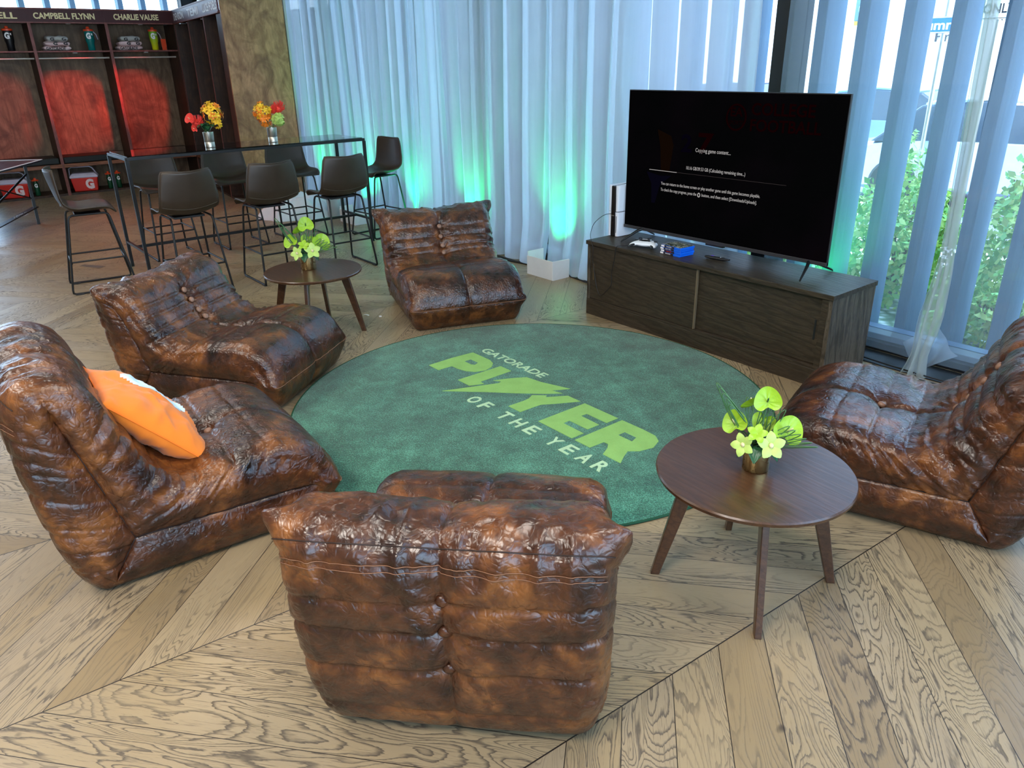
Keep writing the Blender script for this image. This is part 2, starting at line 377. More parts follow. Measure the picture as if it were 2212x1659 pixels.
# ------------------------------------------------------------------ setting
XL, XR, YN, YW, ZC = -15.0, 3.2, -4.5, 4.9, 3.5
def struct(name, mb, mat, **kw):
    o = mb.build(name, mat, **kw); o['kind'] = 'structure'; return o
struct('floor', MB().box(XL, XR, YN, YW, -.12, 0), FLOOR)
struct('ceiling', MB().box(XL - .3, XR + .2, YN - .2, YW + .35, ZC, ZC + .25), CEILM)
struct('wall_near', MB().box(XL, XR, YN - .15, YN, 0, ZC), WALLM)
struct('wall_right', MB().box(XR, XR + .15, YN, YW, 0, .25).box(XR, XR + .15, YN, YW, 3.3, ZC), WALLM)
for i, y in enumerate([-4.4, -1.3, 1.8, 4.8]): struct('trim_%d' % (200 + i), MB().box(XR + .02, XR + .14, y - .06, y + .06, .25, 3.3), FRAME)
for i, (a, b) in enumerate([(-4.34, -1.36), (-1.24, 1.74), (1.86, 4.74)]): struct('window_%d' % (20 + i), MB().box(XR + .07, XR + .08, a, b, .25, 3.3), GLASSW)
# window wall along +Y: bottom rail, head, mullions and one pane per bay
struct('trim_1', MB().box(XL, XR, 4.70, 4.90, 0, .09), SILL, bevel=.004)
struct('trim_2', MB().box(XL, XR, 4.64, 4.70, 0, .055), FRAME, bevel=.003)
struct('trim_3', MB().box(-3.1, XR, 4.40, 4.62, 0, .006), FRAME)
struct('trim_4', MB().box(XL, XR, 4.66, 4.90, 3.32, ZC), FRAME)
mx = [-14.9, -12.1, -9.1, -6.07, -3.05, .0, 3.1]
for i, x in enumerate(mx): struct('trim_%d' % (5 + i), MB().box(x - .065, x + .065, 4.66, 4.88, .09, 3.32), FRAME, bevel=.004)
for i in range(len(mx) - 1): struct('window_%d' % (i + 1), MB().box(mx[i] + .065, mx[i + 1] - .065, 4.80, 4.812, .09, 3.32), GLASSW)
# glazed far wall behind the lockers
struct('wall_left', MB().box(XL - .2, XL, YN, YW, 0, .35), WALLM)
struct('trim_12', MB().box(XL - .2, XL, YN, YW, 3.3, ZC), FRAME)
for i, y in enumerate([-4.4, -1.4, 1.6, 4.75]): struct('trim_%d' % (13 + i), MB().box(XL - .17, XL - .02, y - .05, y + .05, .35, 3.3), FRAME)
for i, (a, b) in enumerate([(-4.35, -1.45), (-1.35, 1.55), (1.65, 4.7)]):
    struct('window_%d' % (7 + i), MB().box(XL - .1, XL - .088, a, b, .35, 3.3), GLASSW)
# exterior timber fins outside both glass walls
fin = None
FX = []
x = -2.75 - .285 * 42
while x < 3.3: FX.append(x); x += .285
for i, x in enumerate(FX):
    m = MB().box(-.036, .036, -.12, .12, -.3, 4.3) if fin is None else None
    if fin is None:
        fin = m.build('trim_17', FINM, bevel=.006); o = fin
    else: o = fin.copy(); COL.objects.link(o); o.name = 'trim_%d' % (17 + i)
    o.location = (x + .036, 5.12, 0); o['kind'] = 'structure'
for j in range(26):
    o = fin.copy(); COL.objects.link(o); o.name = 'trim_%d' % (17 + len(FX) + j)
    o.location = (XL - .55, -4.3 + .37 * j, 0); o.rotation_euler = (0, 0, PI / 2); o.scale = (1.15, .8, 1); o['kind'] = 'structure'

# ------------------------------------------------------------------ curtains
def curtain(name, x0, x1, label, mat, amp, per, seed, ybase=4.52, zb=.02, fan=0.0, top=3.42, dx=.009, group=None, pinch=None):
    rg = np.random.default_rng(seed); nx = int((x1 - x0) / dx); nz = 56
    u = np.linspace(0, 1, nx)[:, None]; z = (np.linspace(0, 1, nz)[None] ** 1.0) * (top - zb) + zb
    X = x0 + (x1 - x0) * u + 0 * z; h = (z - zb) / (top - zb)
    ph = np.zeros_like(X); k0 = 2 * PI / per
    wob = sum(rg.uniform(.2, 1) * np.sin(X * rg.uniform(.8, 4.5) + rg.uniform(0, 6) + (1 - h) * rg.uniform(-.9, .9)) for _ in range(5))
    ph = k0 * X + 1.5 * wob
    A = amp * (.7 + .45 * np.sin(X * 2.3 + seed)) * (1 + .35 * (1 - h))
    Y = ybase + A * np.sin(ph) + .35 * A * np.sin(2.3 * ph + wob) + .004 * np.sin(31 * X + 3 * h)
    X2 = X + (1.35 if amp > .02 else .55) * A * np.cos(ph * 1.0 + .6) + fan * (1 - h) * (u - .5) * (x1 - x0)
    X2 = X2 + .05 * np.sin(h * 3 + X * 1.7 + seed) * (h - h * h) * 2
    Y = Y - (.05 if amp > .02 else .015) * np.clip(.10 - h, 0, 1) * 10 * (1 + .6 * np.sin(X * 5 + seed))
    Y = np.minimum(Y, 4.628)
    if pinch:  # cloth gathered to one point near the hem
        px, py, pw = pinch; g = np.exp(-((X - px) / pw) ** 2) * np.clip(1 - h * 2.6, 0, 1) ** 1.3
        X2 = X2 + (px - X2) * g * .9; Y = Y + (py - Y) * g * .95; z = z - g * (z - .01) * .12
    V = np.stack([X2, Y, z + 0 * X], -1).reshape(-1, 3)
    o = npmesh(name, V, gridfaces(nx, nz), mat)
    return tag(o, label, 'curtain', group)
CG = 'white sheer curtain panels along the glass wall'
curtain('sheer_curtain', -10.19, -8.45, 'white sheer curtain panel nearest the plywood end panel, lit green behind the bar table', SHEER_L, .062, .22, 3, fan=.10, group=CG)
curtain('sheer_curtain', -8.42, -6.83, 'white sheer curtain panel behind the right end bar stool', SHEER_L, .060, .20, 5, fan=.04, group=CG)
curtain('sheer_curtain', -6.80, -5.10, 'white sheer curtain panel behind the armless leather chair by the small table', SHEER_L, .055, .25, 8, group=CG)
curtain('sheer_curtain', -5.07, -3.16, 'white sheer curtain panel behind the white open box and game console', SHEER_L, .050, .36, 12, ybase=4.54, group=CG)
curtain('sheer_curtain', -2.93, -1.83, 'thin sheer curtain panel between the dark mullion and the gathered hem', SHEER_R, .009, .42, 21, ybase=4.56, zb=.045, group=CG, dx=.012, pinch=None)
curtain('sheer_curtain', -1.73, 2.9, 'thin sheer curtain panel at far right, above the dark leather chair', SHEER_R, .009, .5, 27, ybase=4.575, zb=.045, group=CG, dx=.016, pinch=None)
# the two thin panels meet in a gathered edge that trails on the floor
def gather(a, b):
    u, h = a * 2 - 1, b; z = .006 + 3.41 * h
    wd_ = .030 + .05 * max(0, 1 - h * 9) ** 1.5 + .035 * max(0, 1 - abs(h - .10) * 9) - .03 * math.exp(-((h - .035) / .03) ** 2)
    yy = 4.555 - .17 * max(0, 1 - h * 5.5) ** 1.3
    return (-1.835 + .085 * (1 - h) + u * wd_ + .012 * math.sin(u * 11 + h * 2), yy + .022 * math.sin(u * 8.5 + 1.2 * math.sin(h * 3)) + .01 * u, z)
o = MB().grid(gather, 60, 60).build('sheer_curtain', sheer_mat('gathered_voile', .55, (.62, .66, .62)), smooth=180)
tag(o, 'narrow gathered curtain edge trailing on the floor by the right window', 'curtain', CG)
def flare(a, b, s):
    h = b; x0 = -1.75   # a flat corner of cloth pulled out sideways from the trailing point
    return (x0 + s * (.01 + (.02 + .13 * a ** 1.3) * h ** 1.2), 4.39 + .15 * h ** .7 + .016 * math.sin(a * 9 + h * 4), .02 + h * (.30 - .19 * a ** .7))
LF = sheer_mat('loose_voile', .35, (.66, .80, .95))
for k, sg in enumerate((-1, 1)):
    o2 = MB().grid(lambda a, b: flare(a, b, sg), 14, 16).build('loose_fold', LF, o, smooth=180)
mb = MB()
mb.tube([(XL + .3, 4.6, 3.44), (2.1, 4.6, 3.44)], .014, 8)
tag(mb.build('curtain_track', WHITE, smooth=40), 'long slim white track holding the sheer curtains under the ceiling', 'curtain track')

# ------------------------------------------------------------------ rug
def rug_mat():
    t = NT('green_rug_pile'); v = t.coord()
    f = t.noise(v, 150, 3, .8); m = t.noise(v, 7, 5, .7, .4); b = t.noise(v, 2.2, 3)
    k = t.math('MULTIPLY_ADD', m, .38, t.math('MULTIPLY_ADD', b, .22, t.math('MULTIPLY', f, .86)))
    col = t.ramp(k, [(.56, (.003, .035, .022)), (.72, (.018, .120, .072)), (.90, (.10, .36, .235))])
    return t.done(t.bsdf(col, .95, 0, t.bump(f, .9, .006), spec=.15, sheen=.25))
def rugtext_mat(name, c):
    t = NT(name); v = t.coord(); f = t.noise(v, 330, 2, .6); m = t.noise(v, 12, 3)
    col = t.mix(t.math('MULTIPLY_ADD', m, .5, t.math('MULTIPLY', f, .6)), dark(c, .62), dark(c, 1.25))
    return t.done(t.bsdf(col, .95, 0, t.bump(f, .8, .005), spec=.15))
RUGM = rug_mat(); RUGT = rugtext_mat('lime_rug_lettering', (.30, .55, .16)); RUGW = rugtext_mat('pale_rug_lettering', (.50, .72, .45))
RX, RY, RR = -2.965, 2.472, 1.305
rug = thing('round_rug', 'round dark green rug with lime lettering in the middle of the chairs', 'rug', (RX, RY, 0))
MB().lathe([(RR - .004, 0), (RR, .004), (RR, .009), (RR - .006, .012), (RR - .5, .012), (.001, .012)], 128).build('pile', RUGM, rug, smooth=60)
e = MB().tube([((RR + .001) * math.cos(a * PI / 64), (RR + .001) * math.sin(a * PI / 64), .007) for a in range(128)], .0055, 8, closed=True).build('binding', plain('green_binding', (.006, .06, .025), .8), rug, smooth=180)
LET = {'P': [(-3.763, 2.316), (-3.656, 2.316), (-3.658, 2.365), (-3.656, 2.415), (-3.599, 2.417), (-3.531, 2.433), (-3.484, 2.469), (-3.461, 2.532), (-3.483, 2.594), (-3.524, 2.636), (-3.58, 2.655), (-3.762, 2.654), (-3.772, 2.5)],
 'L': [(-3.449, 2.316), (-3.335, 2.316), (-3.3, 2.398), (-3.339, 2.401), (-3.35, 2.642), (-3.454, 2.642)],
 'A': [(-3.375, 2.152), (-3.193, 2.339), (-3.07, 2.454), (-2.954, 2.574), (-2.895, 2.65), (-2.966, 2.629), (-2.914, 2.726), (-3.1, 2.665), (-3.21, 2.649), (-3.244, 2.596), (-3.274, 2.54), (-3.303, 2.469), (-3.259, 2.497), (-3.25, 2.468)],
 'Y': [(-2.962, 2.312), (-2.861, 2.312), (-2.862, 2.409), (-2.86, 2.458), (-2.819, 2.524), (-2.748, 2.650), (-2.85, 2.650), (-2.918, 2.542), (-2.931, 2.563), (-2.989, 2.504), (-2.966, 2.46), (-2.96, 2.418)],
 'E': [(-2.712, 2.312), (-2.456, 2.312), (-2.456, 2.394), (-2.609, 2.396), (-2.611, 2.44), (-2.475, 2.44), (-2.475, 2.522), (-2.613, 2.525), (-2.611, 2.566), (-2.464, 2.566), (-2.464, 2.651), (-2.714, 2.650)],
 'R': [(-2.432, 2.311), (-2.326, 2.311), (-2.323, 2.404), (-2.293, 2.404), (-2.265, 2.37), (-2.237, 2.311), (-2.121, 2.311), (-2.156, 2.371), (-2.181, 2.423), (-2.145, 2.465), (-2.125, 2.543), (-2.153, 2.614), (-2.201, 2.645), (-2.292, 2.652), (-2.434, 2.650)]}
HOLE = {'P': [(-3.667, 2.521), (-3.667, 2.568), (-3.592, 2.568), (-3.577, 2.535), (-3.6, 2.521)], 'R': [(-2.327, 2.512), (-2.327, 2.557), (-2.250, 2.557), (-2.236, 2.512)]}
for k, poly in LET.items():
    MB().prism([(a - RX, b - RY) for a, b in poly], lambda u, v, t: (u, v, t), .0115, .0145).build('letter', RUGT, rug)
for k, poly in HOLE.items():
    MB().prism([(a - RX, b - RY) for a, b in poly], lambda u, v, t: (u, v, t), .0115, .0151).build('letter_hole', RUGM, rug)
text('lettering', 'GATORADE', RUGW, rug, (-3.757 - RX, 2.706 - RY, .0115), (.605, 0, 0), (0, .070, 0), .003, bold=.012)
for s, x in zip('OFTHEYEAR', [-3.154, -3.045, -2.880, -2.765, -2.656, -2.487, -2.377, -2.265, -2.160]):
    text('letter', s, RUGW, rug, (x - .034 - RX, 2.178 - RY, .0115), (.068 if s != 'F' else .058, 0, 0), (0, .088, 0), .003, bold=.02)

# ------------------------------------------------------------------ soft leather chairs
def vnoise(x, y, seed):
    """smooth value noise in -1..1"""
    xi = np.floor(x).astype(np.int64); yi = np.floor(y).astype(np.int64); xf = x - xi; yf = y - yi
    u = xf * xf * xf * (xf * (xf * 6 - 15) + 10); v = yf * yf * yf * (yf * (yf * 6 - 15) + 10)
    def hs(a, b):
        n = (a * 374761393 + b * 668265263 + seed * 1442695041) & 0xffffffff
        n = ((n ^ (n >> 13)) * 1274126177) & 0xffffffff; n = n ^ (n >> 16)
        return (n & 0xffff) / 32767.5 - 1
    return (hs(xi, yi) * (1 - u) + hs(xi + 1, yi) * u) * (1 - v) + (hs(xi, yi + 1) * (1 - u) + hs(xi + 1, yi + 1) * u) * v
def ridge(x, y, seed): return 1 - 2 * np.abs(vnoise(x, y, seed))

def fireside_chair(label, x, y, deg, hh, seed, wrinkle=1.0, ear=1.0, front_buttons=True, seat_button=True, W=.415):
    root = thing('fireside_chair', label, 'chair', (x, y, 0), math.radians(deg), 'low brown leather chairs around the rug')
    P = [(.985, .0), (1.035, .07), (1.062, .165), (1.035, .265), (.965, .345), (.85, .395), (.72, .392), (.60, .360), (.50, .345), (.425, .385), (.370, .470), (.325, .575), (.285, .685), (.25, .785),
         (.205, .85), (.125, .882), (.045, .865), (.0, .80), (-.008, .70), (-.004, .56), (.012, .40), (.038, .24), (.075, .10), (.135, .008), (.22, .0), (.42, .0), (.62, .0), (.80, .0), (.92, .0)]
    P = [(d - .5, z if z < .36 else .36 + (z - .36) * (hh - .36) / (.882 - .36)) for d, z in P]
    C = np.array(P); n = len(C); pts = []
    for i in range(n):
        p0, p1, p2, p3 = C[i - 1], C[i], C[(i + 1) % n], C[(i + 2) % n]
        for t in np.linspace(0, 1, 24, endpoint=False):
            pts.append(.5 * ((2 * p1) + (-p0 + p2) * t + (2 * p0 - 5 * p1 + 4 * p2 - p3) * t * t + (-p0 + 3 * p1 - 3 * p2 + p3) * t ** 3))
    pts = np.array(pts); pts[:, 1] = np.maximum(pts[:, 1], 0); cl = np.vstack([pts, pts[:1]])
    s = np.r_[0, np.cumsum(np.hypot(*np.diff(cl, axis=0).T))]; L = s[-1]; NS = 400
    sv = np.linspace(0, L, NS, endpoint=False); S = np.stack([np.interp(sv, s, cl[:, 0]), np.interp(sv, s, cl[:, 1])], 1)
    T = np.roll(S, -1, 0) - np.roll(S, 1, 0); T /= np.linalg.norm(T, axis=1)[:, None]; N2 = np.stack([T[:, 1], -T[:, 0]], 1)  # outward for this order
    if ((S - S.mean(0)) * N2).sum() < 0: N2 = -N2
    def sloc(d, z):  # arclength of the silhouette point nearest (d, z)
        return sv[np.argmin(np.hypot(S[:, 0] - (d - .5), S[:, 1] - z))]
    zt = lambda z: z if z < .36 else .36 + (z - .36) * (hh - .36) / (.882 - .36)
    # medial line of the side panels
    ml = [(.115, .80), (.20, .47), (.275, .20), (.93, .185)]; br = [(.275, .20), (.185, .055)]
    def seg(a, b, k=60): return [(a[0] + (b[0] - a[0]) * t, a[1] + (b[1] - a[1]) * t) for t in np.linspace(0, 1, k)]
    med = np.array([(d - .5, zt(z)) for a, b in [(ml[0], ml[1]), (ml[1], ml[2]), (ml[2], ml[3]), br] for d, z in seg(a, b)])
    # walk round the seam tree (front end - joint - top - joint - rear corner - joint - front end) in step with the silhouette
    J_, Tp, Fr, Bt = ml[2], ml[0], ml[3], br[1]
    tour = [(1.062, .165, [Fr]), (.93, .36, [(.80, .188)]), (.50, .345, [J_]), (.33, zt(.57), [ml[1]]), (.12, hh, [Tp]), (.0, zt(.55), [ml[1]]), (.030, .27, [J_]), (.135, 0, [Bt]), (.34, 0, [J_]), (.80, 0, [(.75, .188)]), (.985, 0, [(.90, .186)])]
    ks = [sloc(d, z) for d, z, _ in tour]; kd = [q[0][0] - .5 for _, _, q in tour]; kz = [zt(q[0][1]) for _, _, q in tour]
    ks = np.array([k if i < 1 or k >= ks[0] - 1e-6 else k + L for i, k in enumerate(ks)] + [ks[0] + L]); od = np.argsort(ks[:-1])
    ks = np.r_[ks[:-1][od], ks[-1]]; kd = np.r_[np.array(kd)[od], kd[0]]; kz = np.r_[np.array(kz)[od], kz[0]]
    sm = np.where(sv < ks[0], sv + L, sv); Mi = np.stack([np.interp(sm, ks, kd), np.interp(sm, ks, kz)], 1)
    dist = np.linalg.norm(S - Mi, axis=1)
    R = .06; wf = W - R; NB = 92; NR = 9; NC = 20
    bx = np.linspace(-wf, wf, NB); rows = []
    th = np.linspace(0, PI / 2, NR + 1)[1:]
    cols_x = []; cols_in = []  # x, inset fraction given dist
    for a in np.linspace(0, 1, NC)[::-1]: cols_x.append((-1, 'c', a))
    for t in th[::-1][1:]: cols_x.append((-1, 'r', t))
    for b in bx: cols_x.append((0, 'b', b))
    for t in th[:-1]: cols_x.append((1, 'r', t))
    for a in np.linspace(0, 1, NC): cols_x.append((1, 'c', a))
    NX = len(cols_x); X = np.zeros((NS, NX)); F = np.zeros((NS, NX)); V = np.zeros(NX); CAP = np.zeros(NX); SG = np.zeros(NX)
    Rr = np.minimum(R, dist * .9)
    for j, (sg, k, a) in enumerate(cols_x):
        SG[j] = sg
        if k == 'b': X[:, j] = a; V[j] = a
        elif k == 'r': X[:, j] = sg * (wf + R * math.sin(a)); F[:, j] = Rr * (1 - math.cos(a)) / dist; V[j] = sg * (wf + R * a)
        else:
            f0 = Rr / dist; F[:, j] = f0 + (1 - f0) * a; X[:, j] = sg * (W + .016 * math.sin(PI * min(a * 1.15, 1)) - .012 * max(0, (a - .93) / .07) ** 1); V[j] = sg * (W + .03 + .12 * a); CAP[j] = a
    D = S[:, 0][:, None] * (1 - F) + Mi[:, 0][:, None] * F; Z = S[:, 1][:, None] * (1 - F) + Mi[:, 1][:, None] * F
    Pn = np.stack([D, X, Z], -1)
    def normals(Q):
        du = np.roll(Q, -1, 0) - np.roll(Q, 1, 0); dv = np.gradient(Q, axis=1); nn = np.cross(du, dv)
        ln = np.linalg.norm(nn, axis=2, keepdims=True); nn = nn / np.maximum(ln, 1e-9)
        o = np.stack([N2[:, 0][:, None] * (SG == 0), X * 0 + SG, N2[:, 1][:, None] * (SG == 0)], -1)
        sgn = np.sign((nn * o).sum(-1).sum()); return nn * sgn
    NN = normals(Pn)
    ss = sv[:, None] + 0 * X; xx = V[None] + 0 * X
    band = (np.abs(xx) <= W + .05).astype(float); cap = 1 - (SG == 0)[None] * 1.0 + 0 * X
    Dsp = np.zeros_like(X)
    sd = lambda a, b: np.abs((a - b + L / 2) % L - L / 2)
    # profile landmarks
    top = sloc(.12, hh); crook = sloc(.50, .345); rear_b = sloc(.135, 0); front = sloc(1.062, .165)
    low = np.clip(Z / .06, 0, 1)
    pleats = [(.80, .395, .7), (.655, .375, 1), (.525, .345, 1.0), (.405, .42, .9), (.355, zt(.50), 1), (.315, zt(.60), 1), (.28, zt(.70), .9), (-.004, zt(.62), 1), (.006, zt(.47), 1), (.026, .30, 1), (.068, .135, .6), (.0, zt(.755), .45)]
    edgefall = np.exp(-np.maximum(np.abs(xx) - W * 1.0, 0) / .07)
    for d, z, a in pleats:
        q = sd(ss, sloc(d, z) + .006 * vnoise(xx * 5, xx * 0, seed + int(z * 99)))
        Dsp -= a * edgefall * (.0075 * np.exp(-(q / .0055) ** 2) + .0045 * np.exp(-(q / .024) ** 2))
    # long seams: top rear, top front, front nose, centre
    for (d, z), a in (((.01, zt(.835)), .5), ((1.062, .165), .4), ((.18, zt(.865)), .3)):
        q = sd(ss, sloc(d, z)); Dsp -= a * .007 * np.exp(-(q / .006) ** 2) * (cap < .5)
    cs = np.abs(xx + .004 * vnoise(ss * 6, ss * 0, seed + 5)); Dsp -= (.009 * np.exp(-(cs / .006) ** 2) + .007 * np.exp(-(cs / .03) ** 2)) * low
    # buttons with radiating folds
    bts = []
    rear = [(-.004, zt(.62)), (.006, zt(.47)), (.026, .30)]
    frontb = [(.28, zt(.70)), (.315, zt(.60)), (.355, zt(.50)), (.405, .42)] if front_buttons else [(.405, .42)]
    seatb = [(.655, .375)] if seat_button else []
    for k, (d, z) in enumerate(rear + frontb + seatb):
        s0 = sloc(d, z); dx_ = xx; ds = ((ss - s0 + L / 2) % L - L / 2); r = np.hypot(dx_, ds); an = np.arctan2(ds, dx_)
        amp = .017 if k < 3 else (.022 if k < 3 + len(frontb) else .045)
        rad = .075 if k < 3 + len(frontb) else .09
        Dsp -= (amp * np.exp(-(r / (rad * .55)) ** 1.3)) * (SG == 0)
        fold = ridge(an * 2.6 + seed, r * 3 + k, seed + 31 * k) * np.exp(-((r - .06) / .07) ** 2)
        Dsp += .0045 * fold * wrinkle * (SG == 0)
        bts.append((s0, amp))
    # crumple: broad on the top roll, fine everywhere, gathers in the crook
    wx = .35 * vnoise(ss * 5, xx * 5, seed + 1); wy = .35 * vnoise(ss * 5 + 9, xx * 5, seed + 2)
    rear_side = np.clip((-S[:, 0][:, None] - .36) * 12 + 0 * X, 0, 1) * (Z > .03)
    topw = np.exp(-(sd(ss, top) / .17) ** 2); rtop = rear_side * np.clip((Z - hh * .62) / .2, 0, 1)
    c1 = ridge(ss * 7 + wx, xx * 15 + wy, seed + 3); c2 = ridge(ss * 14 + wy * 2, xx * 16 - ss * 6 + wx * 2, seed + 4); c3 = ridge(ss * 9 + wx, xx * 24 + 5 * ss, seed + 14)
    Dsp += wrinkle * (.0060 * topw + .0035 * rtop) * np.sign(c1) * np.abs(c1) ** 1.4 * (cap < .5)
    Dsp += wrinkle * (.0010 + .0022 * topw + .0014 * rtop) * (c2 + .6 * c3)
    crk = np.exp(-(sd(ss, crook) / .24) ** 2)
    g1 = ridge(ss * 22 + .8 * vnoise(xx * 7, ss * 4, seed + 6), xx * 3.2, seed + 7); g2 = ridge(ss * 38 + 1.1 * vnoise(xx * 9, ss * 6, seed + 8), xx * 5, seed + 9)
    near_edge = np.exp(-((np.abs(xx) - W) / .13) ** 2)
    Dsp += wrinkle * crk * (.0035 + .009 * near_edge) * (.7 * g1 + .45 * g2)
    bk = rear_side * 0 + np.exp(-(sd(ss, sloc(.30, zt(.62))) / .25) ** 2)
    Dsp += wrinkle * bk * near_edge * .003 * g1
    sidew = cap * np.clip(1 - np.abs(CAP[None] - .4) * 1.6, 0, 1) * (1 - .6 * rear_side)
    Dsp += wrinkle * sidew * .0042 * ridge(ss * 13 + wx * 2, CAP[None] * 2.3 + 0 * ss, seed + 10)
    # rear side panels pleated towards the side seam
    for k in range(6):
        q = sd(ss, rear_b - .12 - .115 * k); Dsp -= cap * .006 * np.exp(-(q / .007) ** 2) * (CAP[None] < .97)
    Dsp += .012 * (1 - (xx / (W + .05)) ** 2) * (SG == 0) * np.clip(low, 0, 1) * (1 - .5 * topw)      # overall puff
    Dsp *= np.clip(Z / .05, .0, 1) ** .5
    Dsp -= .020 * topw * np.exp(-(xx / .16) ** 2)      # saddle of the top roll
    Q = Pn + NN * Dsp[..., None]
    # pinched ears on the upper and front corners
    es = sloc(.06, hh); q = np.exp(-(sd(ss, es) / .055) ** 2) * np.exp(-((np.abs(xx) - (W + .01)) / .075) ** 2)
    Q[..., 1] += np.sign(xx) * .050 * ear * q; Q[..., 2] += .030 * ear * q; Q[..., 0] -= .015 * ear * q
    q = np.exp(-(sd(ss, front) / .05) ** 2) * np.exp(-((np.abs(xx) - (W + .01)) / .06) ** 2)
    Q[..., 1] += np.sign(xx) * .022 * q; Q[..., 0] += .018 * q
    lean = .02 * (Q[..., 2] / hh) ** 2; Q[..., 1] *= (1 + lean) * (1 - .05 * np.clip(1 - Q[..., 2] / .2, 0, 1))
    Q[..., 2] = np.maximum(Q[..., 2], .002)
    npmesh('cushion_body', Q.reshape(-1, 3), gridfaces(NS, NX, True), LEATHER, root)
    jc = int(np.argmin(np.abs(V))); Nq = normals(Q)
    for s0, a in bts:
        i = int(round(s0 / L * NS)) % NS; p = Q[i, jc]; nn = Vector(Nq[i, jc]); nn = Vector((N2[i, 0], 0, N2[i, 1]))
        m = Matrix.Translation(Vector(p) + nn * (.0165 if a < .02 else .034)) @ nn.to_track_quat('Z', 'Y').to_matrix().to_4x4()
        MB().lathe([(.0165, -.012), (.0175, -.002), (.0155, .003), (.009, .0062), (.001, .0075)], 20).build('button', BUTTON if a > .02 else LEATHER, root, smooth=180, m=m)
    # stitched seams: side seam both sides, centre seam, front and top seams
    def line(name, ij, rad, mat, off=.0015, close=False):
        pts = [Vector(Q[i % NS, j]) + Vector(Nq[i % NS, j]) * off for i, j in ij]
        MB().tube(pts, rad, 5, closed=close).build(name, mat, root, smooth=180)
    ifr = int(front / L * NS); itp = int(sloc(.01, zt(.835)) / L * NS)
    jl, jr = NC + NR - 1, NX - NC - NR
    mj = [j for j in range(jl - 6, jr + 7)]
    line('front_seam', [(ifr, j) for j in mj], .0026, SEAM_L)
    ids = int(sloc(-.002, zt(.755)) / L * NS)
    for k_ in (0, 2): line('back_stitching', [(ids + k_, j) for j in mj], .0011, SEAM_L)
    line('top_seam', [(itp, j) for j in mj], .0018, SEAM)
    for jj in (0, NX - 1):
        sgn_ = -1 if jj == 0 else 1
        pm = [(d - .5, zt(z)) for d, z in ml]; pm2 = [(d - .5, zt(z)) for d, z in br]
        for poly in (pm, pm2):
            pts = []
            for (a, b) in zip(poly[:-1], poly[1:]):
                for t in np.linspace(0, 1, 10):
                    d, z = a[0] + (b[0] - a[0]) * t, a[1] + (b[1] - a[1]) * t
                    k = np.argmin(((Q[:, jj, 0] - d) ** 2 + (Q[:, jj, 2] - z) ** 2)); pts.append(Vector((d, Q[k, jj, 1] + sgn_ * .001, z)))
            MB().tube(pts, .0028, 5).build('side_seam', SEAM, root, smooth=180)
    return root
fireside_chair('brown leather chair in the foreground seen from its buttoned back', -1.625, 1.126, 134.5, .735, 11, 1.2, .9, W=.405)
chB = fireside_chair('brown leather chair at left holding the orange pillow', -3.038, .598, 87.0, .845, 23, 1.0, .3)
fireside_chair('brown leather chair between the pillow chair and the bar stools', -4.375, 1.308, 37.2, .67, 37, 1.1, .9)
fireside_chair('brown leather chair in front of the curtains, beside the media cabinet', -4.731, 3.145, -19.7, .70, 41, 1.1, 1.3, seat_button=False)
fireside_chair('dark shiny leather chair at the right edge, below the window', -1.184, 3.142, 198.6, .745, 59, 1.1, .6)

